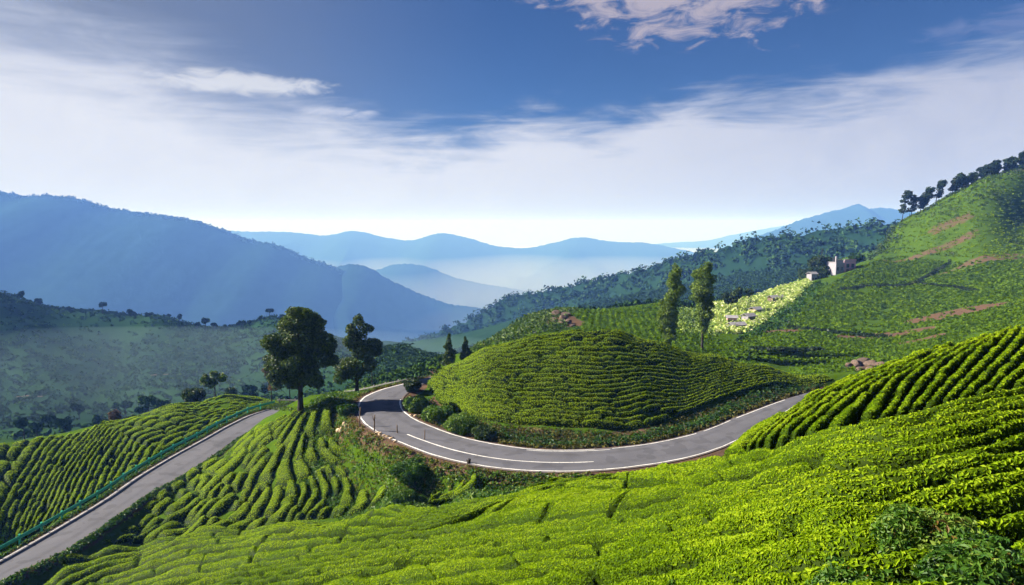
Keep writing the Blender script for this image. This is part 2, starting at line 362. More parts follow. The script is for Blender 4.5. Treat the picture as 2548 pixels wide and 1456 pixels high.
def hit(u, v, y0=3.0, y1=400.0):
    """where the sight line through a pixel first meets the surface between two distances"""
    xr, e = ray(u, v); ys = np.exp(np.linspace(math.log(y0), math.log(y1), 500)); ee = E(xr * ys, ys)
    k = np.nonzero(ee >= e)[0]
    if len(k) and k[0] > 0:
        i = k[0]; t = (e - ee[i - 1]) / (ee[i] - ee[i - 1] + 1e-12); y = ys[i - 1] + t * (ys[i] - ys[i - 1])
    else: y = ys[0] if len(k) else ys[np.argmax(ee)]
    return np.array((xr * y, y, float(Z(xr * y, y))))
# road strips in plan
OUT = [(2030,977),(1960,1022),(1870,1078),(1780,1120),(1720,1138),(1600,1160),(1480,1172),(1380,1175),(1250,1168),(1180,1158),(1080,1135),(1000,1105),(940,1078),(905,1055),(889,1030),(890,1005),(905,988),(950,969),(1000,956),(1045,944),(1090,934)]
INN = [(2045,966),(1990,983),(1950,995),(1840,1035),(1720,1080),(1600,1105),(1480,1117),(1330,1117),(1250,1107),(1160,1089),(1080,1062),(1030,1040),(1005,1019),(999,1002),(1006,985),(1025,970),(1060,953),(1105,940)]
LLE = [(-160,1480),(0,1393),(180,1290),(268,1236),(322,1198),(419,1139),(503,1093),(570,1056),(628,1030),(670,1018),(708,1009),(745,1001),(800,996)]
LRI = [(-130,1540),(0,1447),(167,1366),(222,1331),(318,1264),(381,1221),(436,1192),(524,1137),(607,1081),(670,1049),(712,1027),(745,1017),(800,1008)]
NR = 140
def strip(a, b, z):
    A = resample([onplane(u, v, z) for u, v in a], NR); B = resample([onplane(u, v, z) for u, v in b], NR); return A, B
UA, UB = strip(OUT, INN, ZU); LA, LB = strip(LLE, LRI, ZL)
def roadpts(A, B): return np.concatenate([A + (B - A) * t for t in (0, .2, .4, .6, .8, 1)])
UP, LP = roadpts(UA, UB), roadpts(LA, LB)
def mindist(x, y, P):
    x = np.asarray(x).ravel(); y = np.asarray(y).ravel(); o = np.full(len(x), 1e9)
    b0 = P[:, :2].min(0) - 8; b1 = P[:, :2].max(0) + 8
    k = np.nonzero((x > b0[0]) & (x < b1[0]) & (y > b0[1]) & (y < b1[1]))[0]
    for i in range(0, len(k), 8000):
        q = k[i:i + 8000]; o[q] = np.sqrt(((x[q, None] - P[None, :, 0]) ** 2 + (y[q, None] - P[None, :, 1]) ** 2).min(1))
    return o
def ground_z(x, y):
    x = np.asarray(x, float); y = np.asarray(y, float); sh = x.shape; x = x.ravel(); y = y.ravel()
    z = Z(x, y) - 0.55 * (1 - sstep(y, 100, 112)) - 0.12
    z += (fbm(x * .45, y * .45, 4, 5) - .5) * 0.35 * sstep(y, 2, 20) + (fbm(x * .06, y * .06, 4, 9) - .5) * 2.5 * sstep(y, 180, 300)
    for P, zr in ((UP, ZU), (LP, ZL)):
        d = mindist(x, y, P); w = 1 - sstep(d, .55, 2.6); z = z * (1 - w) + (zr - .07) * w
    return z.reshape(sh)
NT, NY = 350, 430
ta = np.linspace(-1.02, 1.02, NT); yy = np.exp(np.linspace(math.log(1.4), math.log(620), NY))
TA, YY = np.meshgrid(ta, yy, indexing='ij'); GX = TA * YY; GZ = ground_z(GX, YY)
soil = np.zeros(GX.shape)
du = mindist(GX, YY, UP).reshape(GX.shape); dl = mindist(GX, YY, LP).reshape(GX.shape)
soil = np.maximum(soil, (1 - sstep(du, .7, 1.9)) * .85); soil = np.maximum(soil, (1 - sstep(dl, .8, 2.0)) * .7)
def blob(u, v, y0, y1, rx, ry, amt):
    global soil
    p = hit(u, v, y0, y1); q = ((GX - p[0]) / rx) ** 2 + ((YY - p[1]) / ry) ** 2
    soil = np.maximum(soil, amt * (1 - sstep(q, .45, 1.25)))
for b in [(1110,978,60,95,2.6,1.6,1),(965,1105,55,72,2.2,1.8,.95),(1060,1180,50,62,1.8,1.4,.7),(1270,1190,48,60,2.6,1.6,.9),(1215,1180,50,60,1.6,1.8,1),(1400,800,120,160,5,9,.9),(1385,790,120,170,5,7,.8),
          (2375,778,120,200,13,10,.72),(2210,832,120,180,13,6,.70),(2300,842,90,150,6,3,.8),(2150,903,80,120,3.0,2.6,.9),(1250,1075,60,75,8,2.2,.75),(1450,1085,60,72,9,2.2,.8),(1650,1065,60,76,6,2.2,.75),(2365,556,250,330,12,7,.58),(2480,640,200,300,26,5,.60),(2310,625,240,330,28,4,.60),
          (1950,822,140,180,7,4,.75),(865,1070,60,76,1.3,1.6,.8),(900,985,75,100,3.5,5,.7),(970,962,80,100,5,4,.8),(1040,935,85,105,5,6,.8)]: blob(*b)
ter = mesh('hillside', np.stack([GX, YY, GZ], -1), gridfaces(NT, NY), M['ground'], {'soil': soil.ravel(), 'wood': np.maximum(sstep(YY, 130, 220) * (1 - sstep(TA, -.02, .10)), sstep(YY, 225, 250) * (1 - sstep(TA, .40, .44))).ravel()}, True, kind='structure')

# ------------------------------------------------------------------ roads
def road(name, A, B, z):
    t = np.linspace(-.02, 1.02, 9); V = A[:, None] + (B - A)[:, None] * t[None, :, None]
    V[..., 2] = z + .05 * (1 - (2 * t - 1) ** 2)[None]
    return mesh(name, V, gridfaces(len(A), 9)[:, ::-1] if name == 'road' else gridfaces(len(A), 9), M['asphalt'], {'lane': np.tile(t, len(A))}, True, kind='structure')
def line_strip(name, A, B, z, t0, w, i0, i1, parent, wob=.03, nsub=5):
    """painted line along a road at the fraction t0 of its width; w metres wide"""
    n = (i1 - i0) * nsub + 1; q = np.linspace(i0, i1, n)
    a = np.stack([np.interp(q, np.arange(len(A)), A[:, k]) for k in range(3)], -1); b = np.stack([np.interp(q, np.arange(len(B)), B[:, k]) for k in range(3)], -1)
    d = norm(b - a); c = a + (b - a) * t0 + d * ((vnoise(q * .6, q * 0, 3) - .5) * wob)[:, None]
    ww = w * (.8 + .4 * vnoise(q * 1.3, q * 0 + 4, 8))[:, None]
    V = np.stack([c - d * ww / 2, c + d * ww / 2], 1); V[..., 2] = z + .05 * (1 - (2 * t0 - 1) ** 2) + .012
    return mesh(name, V, gridfaces(n, 2), M['paint'], None, False, parent)
rd = road('road', UA, UB, ZU); rl = road('lower_road', LA, LB, ZL)
def idx(A, u, v, z): p = onplane(u, v, z); return int(np.argmin(((A - p)[:, :2] ** 2).sum(1)))
line_strip('edge_line', UA, UB, ZU, .035, .17, 0, NR - 8, rd, .06)
line_strip('edge_line', UA, UB, ZU, .965, .15, idx(UB, 1480, 1117, ZU), NR - 22, rd, .06)
for (u0, v0), (u1, v1) in (((1735,1075),(1530,1115)),((1820,1043),(1745,1070)),((1950,995),(1830,1039))):
    line_strip('edge_line', UA, UB, ZU, .95, .16, idx(UB, u0, v0, ZU), idx(UB, u1, v1, ZU), rd, .02)
line_strip('edge_line', UA, UB, ZU, .90, .13, idx(UB, 1520, 1113, ZU), idx(UB, 1325, 1117, ZU), rd, .02)
# the centre line runs near the outer side and stops half way along the bend
mid = UA + (UB - UA) * .40
line_strip('centre_line', UA, UB, ZU, .36, .17, idx(mid, 1475, 1150, ZU), idx(mid, 1018, 1080, ZU), rd, .02)
line_strip('edge_line', LA, LB, ZL, .045, .09, 0, NR - 12, rl, .03)

# ------------------------------------------------------------------ far country
def ridge(name, pts, front, drop, back=None, n=260, kf=26, kb=8, spur=.35, bump=0., seed=1, fs=1.0, mat='hill', zmin=-580):
    """a mountain from its crest line: front flank towards the camera, back flank behind"""
    P = resample([px(*p) for p in pts], n); s = np.r_[0, np.cumsum(np.linalg.norm(np.diff(P[:, :2], axis=0), axis=1))]
    back = back or front; rows = []
    for k in range(-kb, kf + 1):
        t = k / kf if k >= 0 else k / kb
        off = (front * t if k >= 0 else back * t)
        x = P[:, 0] * (1 - .12 * max(t, 0)); y = P[:, 1] - off
        sp = (np.abs(fbm(s / (front * .38) + 3.1 * seed, np.full(n, off / (front * .8)), 3, seed) - .5) * 2)
        z = P[:, 2] - drop * (abs(t) ** (1.15 if k > 0 else 1.0)) * (1 - spur * .5 + spur * sp * 1.6 * min(1, abs(t) * 2.5))
        z = z + (vnoise(s / (9 * fs), np.full(n, off / 9.), seed + 2) + .6 * vnoise(s / (4 * fs), np.full(n, off / 4.), seed + 4) - .8) * bump * math.exp(-abs(off) / 25) + (fbm(s / 90, np.full(n, off / 90), 3, seed + 6) - .5) * 7 * min(1, abs(off) / 60)
        rows.append(np.stack([x, y, np.maximum(z, zmin)], -1))
    V = np.stack(rows, 1)
    return mesh(name, V, gridfaces(n, len(rows)), M[mat], {'soil': np.zeros(V.shape[0] * V.shape[1])}, True, kind='structure')
ridge('mountain', [(-500,480,2775),(-250,472,2775),(0,476,2775),(60,488,2812),(130,487,2830),(220,501,2886),(250,511,2904),(330,526,2960),(400,536,2978),(470,546,2997),(560,573,3034),(620,596,3052),(700,613,3071),(760,641,3089),(830,664,3108),(900,700,3126),(960,735,3145),(1010,760,3145),(1080,790,3145)],
      1750, 640, 1300, 420, 30, 6, .10, 5, 3, 1)
ridge('mountain', [(790,690,3182),(830,668,3182),(870,658,3200),(930,671,3219),(960,691,3237),(1000,711,3256),(1060,736,3274),(1120,756,3293),(1200,768,3330),(1280,790,3330)], 850, 390, 1100, 220, 18, 5, .4, 7, 5, 1.5)
ridge('mountain', [(880,700,4995),(950,667,4995),(1010,656,5032),(1060,663,5069),(1120,686,5106),(1200,706,5143),(1270,717,5180),(1400,740,5180)], 1100, 380, 1600, 160, 12, 5, .4, 8, 8, 2.5)
ridge('mountain', [(480,570,7990),(620,576,7990),(740,579,7990),(810,586,7990),(880,575,7990),(960,591,7990),(1020,598,7990),(1100,580,7990),(1160,591,7990),(1230,611,7990),(1320,616,7990),(1370,606,7990),(1440,591,7990),(1520,601,7990),(1620,606,7990),(1700,622,7990),(1800,640,7990)], 2100, 420, 2100, 300, 14, 5, .5, 9, 11, 3)
ridge('mountain', [(1500,620,13050),(1680,603,13050),(1760,598,13050),(1820,585,13050),(1900,570,13050),(2000,555,13050),(2200,548,13050),(2500,540,13050)], 2600, 480, 2200, 160, 8, 4, .4, 8, 13, 4)
ridge('mountain', [(1840,600,4995),(1930,572,4995),(1990,548,4995),(2050,531,4995),(2100,518,4995),(2135,508,4995),(2162,519,4995),(2190,517,4995),(2240,523,4995),(2350,540,4995),(2500,560,4995)], 1500, 500, 1300, 220, 12, 5, .4, 8, 17, 1.5)
# wooded ridge across the middle
FR = [(2500,548,520),(2350,552,540),(2230,560,560),(2170,558,570),(2100,570,590),(1950,588,620),(1870,598,640),(1800,618,660),(1700,640,700),(1600,668,740),(1480,700,800),(1350,726,860),(1250,748,900),(1200,778,900),(1150,806,890),(1080,832,880),(1000,850,900)]
ridge('forest_ridge', FR, 330, 190, 300, 300, 30, 6, .55, 4, 21, .7)
V = np.array([(-24500,-400,-580),(24500,-400,-580),(24500,17800,-580),(-24500,17800,-580)], float)
mesh('valley_floor', V, [(0, 1, 2, 3)], M['hill'], {'soil': np.zeros(4)}, kind='structure')
# ------------------------------------------------------------------ air
def make_haze():
    m = bpy.data.materials.new('haze_air'); m.use_nodes = True; nt = m.node_tree; nt.nodes.clear()
    out = nt.nodes.new('ShaderNodeOutputMaterial'); v = nt.nodes.new('ShaderNodeVolumePrincipled')
    v.inputs['Color'].default_value = (.137, .314, .95, 1); v.inputs['Absorption Color'].default_value = (.981, .946, 0, 1)
    v.inputs['Density'].default_value = HAZE; v.inputs['Anisotropy'].default_value = 0.0
    nt.links.new(v.outputs[0], out.inputs['Volume'])
    b = MB(); b.box((0, 8700, -220), (50000, 18600, 724)); return b.build('haze', m, kind='stuff')
HAZE = 0.00023
make_haze()
def make_mist(name, cen, rad, half, dens, colr):
    """pale mist lying in the far valleys: a flattened closed body of air with a soft rim"""
    m = bpy.data.materials.new(name + '_air'); m.use_nodes = True; nt = m.node_tree; nt.nodes.clear()
    out = nt.nodes.new('ShaderNodeOutputMaterial'); v = nt.nodes.new('ShaderNodeVolumePrincipled')
    v.inputs['Color'].default_value = colr + (1,); v.inputs['Absorption Color'].default_value = (1, 1, 1, 1)
    v.inputs['Density'].default_value = dens; nt.links.new(v.outputs[0], out.inputs['Volume'])
    nu, nv = 48, 17; th = np.linspace(0, 2 * math.pi, nu, endpoint=False); ph = np.linspace(-math.pi / 2 + .02, math.pi / 2 - .02, nv)
    V = np.stack([np.cos(th)[:, None] * np.cos(ph)[None] * rad[0] + cen[0], cen[1] + np.sin(th)[:, None] * np.cos(ph)[None] * rad[1], np.broadcast_to(cen[2] + half * np.sin(ph)[None], (nu, nv))], -1)
    i, j = np.meshgrid(np.arange(nu), np.arange(nv - 1), indexing='ij'); a = i * nv + j; b = ((i + 1) % nu) * nv + j
    F = np.stack([a, b, b + 1, a + 1], -1).reshape(-1, 4)
    o = mesh(name, V, F, m, None, True, kind='stuff'); bm = bmesh.new(); bm.from_mesh(o.data)
    bmesh.ops.holes_fill(bm, edges=bm.edges); bmesh.ops.recalc_face_normals(bm, faces=bm.faces); bm.to_mesh(o.data); bm.free()
make_mist('valley_mist', (0, 8000, -440), (6000, 5200), 125, .00022, (.86, .93, 1.0))
make_mist('valley_mist', (-190, 300, -74), (270, 125), 22, .0008, (.55, .80, 1.0))
# ------------------------------------------------------------------ tea: every clipped row is an object of its own
ONES = ['', 'first', 'second', 'third', 'fourth', 'fifth', 'sixth', 'seventh', 'eighth', 'ninth', 'tenth', 'eleventh', 'twelfth', 'thirteenth', 'fourteenth', 'fifteenth', 'sixteenth', 'seventeenth', 'eighteenth', 'nineteenth']
TENS = {20: 'twent', 30: 'thirt', 40: 'fort', 50: 'fift', 60: 'sixt'}
def ordinal(n):
    if n < 20: return ONES[n]
    t, o = n // 10 * 10, n % 10
    return TENS[t] + 'ieth' if o == 0 else TENS[t] + 'y-' + ONES[o]
def leafsize(d): return np.clip(np.where(d < 30, .0031 * d, .093 + .0014 * (d - 30)), 0.060, 0.30)
NLEAF = 0
def tea_row(Lc, Rc, label, group, rnd=(4.0, .62), brk=1.0, gm=.28, lv=.25, vk=3, H=.75, seg=(2.0, 5.0), gapw=.28, cov=1.5, taper=(1, 1), holes=0.0, vshift=0.0, edge=.08):
    """one hedge between two plan curves (n,2): a flat clipped top, leafy sides, lumps and breaks along it"""
    global NLEAF
    c = (Lc + Rc) / 2; ln = np.linalg.norm(np.diff(c, axis=0), axis=1).sum(); dm = np.linalg.norm(c, axis=1).mean()
    step = np.clip(dm * .0050, .15, .45); n = int(np.clip(ln / step, 8, 420))
    Lc, Rc = resample(Lc, n), resample(Rc, n); c = (Lc + Rc) / 2
    s = np.r_[0, np.cumsum(np.linalg.norm(np.diff(c, axis=0), axis=1))]
    wd = np.linalg.norm(Rc - Lc, axis=1); edge = np.clip(np.maximum(gm / np.maximum(wd, .3), edge * .6), .06, .27)[:, None]
    keep = 1.0 + 0 * s; q = rng.uniform(.3, seg[1])
    while q < s[-1]:
        g = gapw * rng.uniform(.5, 1.3); keep = np.minimum(keep, 1 - brk * rng.uniform(.45, 1.0) * np.exp(-((s - q) / g) ** 2)); q += rng.uniform(*seg)
        if rng.random() < holes: keep = np.minimum(keep, 1 - .9 * np.exp(-((s - q) / rng.uniform(.5, 1.3)) ** 4))
    if taper[0]: keep *= sstep(s, -.05, .55)
    if taper[1]: keep *= sstep(s[-1] - s, -.05, .55)
    sd = int(rng.integers(1e6)); K = 11
    a = np.array([0, .03, .10, .22, .36, .5, .64, .78, .90, .97, 1.0]); prof = (1 - np.abs(2 * a - 1) ** rnd[0]) ** rnd[1]
    wob = (vnoise(s * .55, s * 0, sd) - .5) * .22 + (vnoise(s * 1.6, s * 0, sd + 1) - .5) * .16
    av = edge + a[None] * (1 - 2 * edge) + wob[:, None] * np.clip(.9 / np.maximum(wd, .3), 0, 1)[:, None] * (1 - np.abs(2 * a - 1))[None] * .6
    X = Lc[:, 0, None] + (Rc - Lc)[:, 0, None] * av; Y = Lc[:, 1, None] + (Rc - Lc)[:, 1, None] * av
    Hh = np.minimum(H, wd * .75)[:, None]; h = Hh * prof[None] * keep[:, None]
    lump = .82 + .18 * vnoise(X * .9, Y * .9, sd + 2) + .12 * vnoise(X * 2.3, Y * 2.3, sd + 3)
    zz = Z(X, Y) + .12 - Hh + h * lump * 1.02 + (vnoise(X * 5, Y * 5, sd + 4) - .5) * .07 * prof[None] * keep[:, None]
    P = np.stack([X, Y, zz], -1); F = gridfaces(n, K)
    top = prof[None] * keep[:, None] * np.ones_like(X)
    bodyv = .02 + .30 * top ** 4 + .06 * vnoise(X * 2, Y * 2, sd)  # body tone falls off down the sides: shade of the gaps painted in
    # leaves
    A, B, C, D = (P.reshape(-1, 3)[F[:, k]] for k in range(4)); nr = np.cross(C - A, D - B); ar = np.linalg.norm(nr, axis=1) * .5
    nr = norm(nr); nr[nr[:, 2] < 0] *= -1
    fc = (A + B + C + D) / 4; d = np.linalg.norm(fc, axis=1); L = leafsize(d)
    vis = ((-fc / d[:, None]) * nr).sum(1) > -.35
    ang = np.abs(fc[:, 0] / fc[:, 1]) < .83
    edgev = (fc[:, 2] / fc[:, 1]) > -.66
    lam = cov * (1 + .9 * np.clip((16 - d) / 6, 0, 1)) * (lv + (1 - lv) * top.ravel()[F].mean(1) ** 2) * ar / (L * L * .36) * vis * np.where(ang & edgev, 1, .0)
    k = rng.poisson(lam); f = np.repeat(np.arange(len(F)), k); m = len(f); VV, FF, AA = P.reshape(-1, 3), F, bodyv.ravel()
    if m:
        u, w = rng.random(m)[:, None], rng.random(m)[:, None]
        pt = A[f] * (1 - u) * (1 - w) + B[f] * u * (1 - w) + C[f] * u * w + D[f] * (1 - u) * w
        Lm = L[f] * rng.uniform(.65, 1.35, m); pt = pt + nr[f] * (rng.uniform(-.25, .35, m) * Lm)[:, None]
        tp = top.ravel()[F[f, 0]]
        up = nr[f] * .8 + np.array((0, 0, .5))
        V2, F2 = leafquads(pt, up, Lm, .5, np.clip(.6 - .006 * d[f], .25, .6)[:, None])
        pat = fbm(pt[:, 0] * .25, pt[:, 1] * .25, 3, 77)
        v = np.clip(.06 + .76 * tp ** vk + rng.normal(0, .14, m) + (pat - .5) * .8 + vshift + np.clip(d[f] * .004, 0, .22), 0, 1)  # older leaves darker low down, with the shade between rows painted in too
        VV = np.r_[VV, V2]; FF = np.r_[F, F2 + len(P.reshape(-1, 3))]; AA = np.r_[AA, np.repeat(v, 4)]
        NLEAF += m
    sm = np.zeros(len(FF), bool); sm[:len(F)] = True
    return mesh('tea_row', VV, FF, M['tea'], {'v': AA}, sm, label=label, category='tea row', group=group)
def plan(pix, y0, y1): return np.array([hit(u, v, y0, y1)[:2] for u, v in pix])
def tea_block(guides, y0, y1, plansplit, labelf, group, start=1, **kw):
    """rows between successive guide curves; plansplit: list of (t0, t1, [rows between guides])"""
    G = [resample(plan(g, y0, y1), 90) for g in guides]; no = start
    for (t0, t1, counts) in plansplit:
        for gi in range(len(G) - 1):
            a, b = G[gi], G[gi + 1]; n = counts[gi]
            for r in range(n):
                j0 = t0 if t0 <= 0 else t0 + rng.uniform(-.05, .05); j1 = t1 if t1 >= 1 else t1 + rng.uniform(-.05, .05)
                q = np.linspace(max(j0, 0), min(j1, 1), 60) * 89; i = np.minimum(q.astype(int), 88); f = (q - i)[:, None]
                aa = a[i] * (1 - f) + a[i + 1] * f; bb = b[i] * (1 - f) + b[i + 1] * f
                jig = lambda sd: (vnoise(q * .22, q * 0, sd) - .5)[:, None] * .30
                f0, f1 = r / n, (r + 1) / n
                k0 = jig(no * 7 + r) if 0 < r else 0; k1 = jig(no * 7 + r + 1) if r + 1 < n else 0
                tea_row(aa + (bb - aa) * (f0 + k0 / n), aa + (bb - aa) * (f1 + k1 / n), labelf(no), group, **kw); no += 1
    return no
# near slope: rows sweep down from the right towards the lower left
F_ = [[(2700,935),(2548,968),(2475,984),(2318,1019),(2130,1068),(1931,1122),(1800,1132),(1700,1153),(1600,1175),(1480,1194),(1350,1213),(1180,1241),(960,1262),(700,1300),(450,1334),(210,1376),(30,1456)],
 [(2700,1010),(2548,1050),(2350,1110),(2150,1150),(1950,1195),(1700,1238),(1400,1293),(1100,1330),(800,1375),(500,1425),(300,1470)],
 [(2700,1110),(2548,1152),(2354,1190),(2207,1220),(2059,1254),(1887,1280),(1769,1301),(1640,1323),(1382,1356),(1100,1392),(850,1432),(600,1480)],
 [(2700,1170),(2548,1211),(2475,1231),(2367,1251),(2229,1287),(2032,1334),(1860,1358),(1737,1368),(1500,1403),(1200,1442),(1000,1475)],
 [(2700,1290),(2548,1330),(2350,1360),(2150,1400),(1950,1425),(1700,1460),(1500,1490)],
 [(2750,1480),(2400,1510),(2100,1550),(1800,1600)]]
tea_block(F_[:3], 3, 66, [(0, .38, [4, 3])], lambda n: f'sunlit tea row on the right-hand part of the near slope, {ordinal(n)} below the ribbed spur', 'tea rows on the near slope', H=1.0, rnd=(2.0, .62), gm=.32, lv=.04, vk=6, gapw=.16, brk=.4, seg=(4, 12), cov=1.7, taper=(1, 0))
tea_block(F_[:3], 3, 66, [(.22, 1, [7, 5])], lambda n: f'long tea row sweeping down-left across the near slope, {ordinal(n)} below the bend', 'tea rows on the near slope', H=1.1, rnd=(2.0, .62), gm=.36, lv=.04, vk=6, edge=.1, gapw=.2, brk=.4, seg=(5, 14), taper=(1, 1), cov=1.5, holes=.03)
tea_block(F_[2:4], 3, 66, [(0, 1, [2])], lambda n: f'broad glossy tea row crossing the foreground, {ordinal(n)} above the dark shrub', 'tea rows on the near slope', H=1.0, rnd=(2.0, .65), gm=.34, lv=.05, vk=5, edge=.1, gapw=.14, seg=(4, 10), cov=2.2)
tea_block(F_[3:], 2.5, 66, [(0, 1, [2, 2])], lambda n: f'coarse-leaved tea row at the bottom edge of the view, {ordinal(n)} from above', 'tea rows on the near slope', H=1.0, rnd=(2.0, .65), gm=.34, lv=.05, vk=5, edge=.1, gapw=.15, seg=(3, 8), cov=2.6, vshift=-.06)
# ribbed spur on the right
S_ = [[(1792,1130),(1808,1114),(1822,1102)],
 [(1850,1127),(1875,1093),(1934,1048),(1993,1000)],
 [(1889,1116),(1914,1083),(1984,1028),(2063,974),(2150,928)],
 [(1978,1098),(2042,1038),(2131,972),(2230,917),(2330,867)],
 [(2171,1058),(2204,1020),(2222,974),(2255,938),(2310,903),(2420,846)],
 [(2364,1007),(2408,965),(2448,925),(2482,890),(2548,812)],
 [(2548,970),(2590,930),(2640,880),(2680,800)]]
tea_block(S_, 3, 62, [(0, 1, [1, 2, 3, 3, 5, 4])], lambda n: f'tea row running up the ribbed spur on the right, {ordinal(n)} from the road', 'tea rows on the right-hand spur', H=.52, gm=.13, brk=.5, gapw=.22, seg=(2, 6), cov=1.8, edge=.06, holes=.06)
# knoll below the tall tree
K_ = [[(742,1020),(670,1050),(607,1083),(524,1139),(436,1194),(330,1268),(240,1338),(190,1370)],
 [(747,1020),(690,1062),(620,1122),(560,1182),(500,1242),(430,1292),(340,1338)],
 [(756,1018),(720,1072),(675,1132),(640,1182),(618,1232),(560,1282),(500,1320)],
 [(775,1014),(750,1072),(727,1132),(737,1190),(745,1222),(720,1268),(690,1295)],
 [(800,1010),(790,1062),(787,1112),(830,1162),(850,1212),(835,1252),(810,1277)],
 [(830,1005),(832,1050),(838,1087),(900,1132),(950,1192),(956,1237),(940,1264)]]
tea_block(K_, 58, 100, [(0, .22, [2, 2, 1, 1, 1])], lambda n: f'short tea row near the trunk on top of the knoll, {ordinal(n)} from the lower road', 'tea rows on the knoll', H=.8, cov=1.5, vshift=.2)
tea_block(K_, 58, 100, [(.20, .56, [3, 3, 2, 2, 2])], lambda n: f'tea row on the upper flank of the knoll, {ordinal(n)} from the lower road', 'tea rows on the knoll', H=.9, gm=.22, cov=1.5, gapw=.4, holes=.2, vshift=.3)
tea_block(K_, 58, 100, [(.54, 1, [4, 4, 4, 4, 3])], lambda n: f'curving tea row at the foot of the knoll, {ordinal(n)} from the lower road', 'tea rows on the knoll', H=.95, gm=.22, cov=1.5, gapw=.4, holes=.14, vshift=.3)
# round hill inside the bend
C_ = [[(1150,1013),(1200,1034),(1300,1047),(1420,1052),(1560,1060),(1620,1050),(1700,1025),(1850,970),(1950,952),(2080,943)],
 [(1085,985),(1200,995),(1350,1005),(1500,1010),(1650,994),(1800,957),(1950,936),(2060,934)],
 [(1060,950),(1200,944),(1350,948),(1500,953),(1650,948),(1800,927),(1930,919),(2045,932)],
 [(1090,920),(1200,900),(1350,892),(1500,898),(1650,902),(1780,900),(1900,912),(2030,931)],
 [(1140,895),(1250,860),(1350,846),(1450,839),(1550,844),(1650,864),(1760,886),(1880,908)],
 [(1195,870),(1300,841),(1400,825),(1500,822),(1560,828),(1650,853),(1720,869),(1800,888)]]
C_ = C_[::-1]
tea_block([g for g in C_], 60, 101, [(0, 1, [4, 5, 5, 5, 4])], lambda n: f'clipped tea row across the round hill, {ordinal(n)} row down from its crest', 'tea rows on the round hill', H=1.0, gapw=.22, seg=(1.8, 6), cov=1.5, vshift=.48, lv=.18, vk=4, brk=.65, edge=.10, rnd=(2.4, .62), holes=.05)
# hill beyond the lower road
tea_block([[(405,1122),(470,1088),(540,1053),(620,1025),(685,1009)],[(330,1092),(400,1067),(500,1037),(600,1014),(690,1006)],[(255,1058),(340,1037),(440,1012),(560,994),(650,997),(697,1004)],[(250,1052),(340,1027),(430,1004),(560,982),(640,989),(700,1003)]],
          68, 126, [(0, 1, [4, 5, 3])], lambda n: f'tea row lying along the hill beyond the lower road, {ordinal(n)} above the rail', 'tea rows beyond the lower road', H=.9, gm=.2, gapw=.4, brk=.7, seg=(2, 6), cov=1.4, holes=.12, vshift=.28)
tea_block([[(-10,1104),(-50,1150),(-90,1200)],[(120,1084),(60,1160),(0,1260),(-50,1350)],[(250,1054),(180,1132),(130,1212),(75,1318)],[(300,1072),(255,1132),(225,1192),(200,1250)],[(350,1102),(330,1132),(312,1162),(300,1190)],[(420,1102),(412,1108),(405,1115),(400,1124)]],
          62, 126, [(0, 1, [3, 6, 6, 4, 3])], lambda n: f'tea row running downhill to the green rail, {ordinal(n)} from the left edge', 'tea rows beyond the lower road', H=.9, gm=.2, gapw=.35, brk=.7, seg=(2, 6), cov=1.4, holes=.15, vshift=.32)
# small patch at the outside of the bend
tea_block([[(1162,1154),(1120,1160),(1095,1187),(1070,1232)],[(1175,1152),(1190,1177),(1185,1207),(1120,1237),(1062,1247)]], 50, 64, [(0, 1, [4])],
          lambda n: f'tea row in the small patch below the bend, {ordinal(n)} from the big shrub', 'tea rows in the small patch', H=1.0, gapw=.2, cov=1.6)
print('leaves', NLEAF)
# ------------------------------------------------------------------ foliage helpers
def mpp(d): return d / FPX                                     # metres per photograph pixel at a distance
def on_ground(u, v, y0, y1):
    p = hit(u, v, y0, y1); p[2] = float(ground_z(p[0], p[1])); return p
def gz(x, y): return float(ground_z(np.array([x]), np.array([y]))[0])
def lobe_leaves(lobes, L, cov=1.6, tilt=.55, vmean=.5, vsd=.2, asp=.6, shell=(.62, 1.06), g=None, sub=0):
    """leaf-sized faces through the outer part of each lobe (x,y,z,rx,ry,rz)"""
    g = g or rng; PP, NN, VV = [], [], []
    if sub:
        q = []
        for (x, y, z, rx, ry, rz) in lobes:
            q.append((x, y, z, rx * .86, ry * .86, rz * .86))
            for d in norm(g.normal(size=(sub, 3)) * (1, 1, .8) + (0, 0, .15)): k = g.uniform(.32, .5); q.append((x + d[0] * rx * .72, y + d[1] * ry * .72, z + d[2] * rz * .78, rx * k, ry * k, rz * k * .9))
        lobes = q
    for (x, y, z, rx, ry, rz) in lobes:
        n = int(cov * 4 * math.pi * ((rx * ry + ry * rz + rx * rz) / 3) / (L * L * asp * .55)) + 6
        d = norm(g.normal(size=(n, 3))); r = g.uniform(*shell, n) ** .6
        bump = .82 + .36 * vnoise(d[:, 0] * 2.6 + x * 3, d[:, 2] * 2.6 + d[:, 1] * 1.7 + z, 11)
        PP.append(np.array((x, y, z)) + d * (r * bump)[:, None] * np.array((rx, ry, rz))); NN.append(d * .8 + np.array((0, 0, .35)))
        VV.append(np.clip(vmean + g.normal(0, .10) + g.normal(0, vsd, n), 0, 1))
    P = np.concatenate(PP); Nn = np.concatenate(NN); v = np.concatenate(VV)
    V, F = leafquads(P, Nn, L * g.uniform(.6, 1.4, len(P)), asp, tilt, g=g)
    return V, F, np.repeat(v, 4)
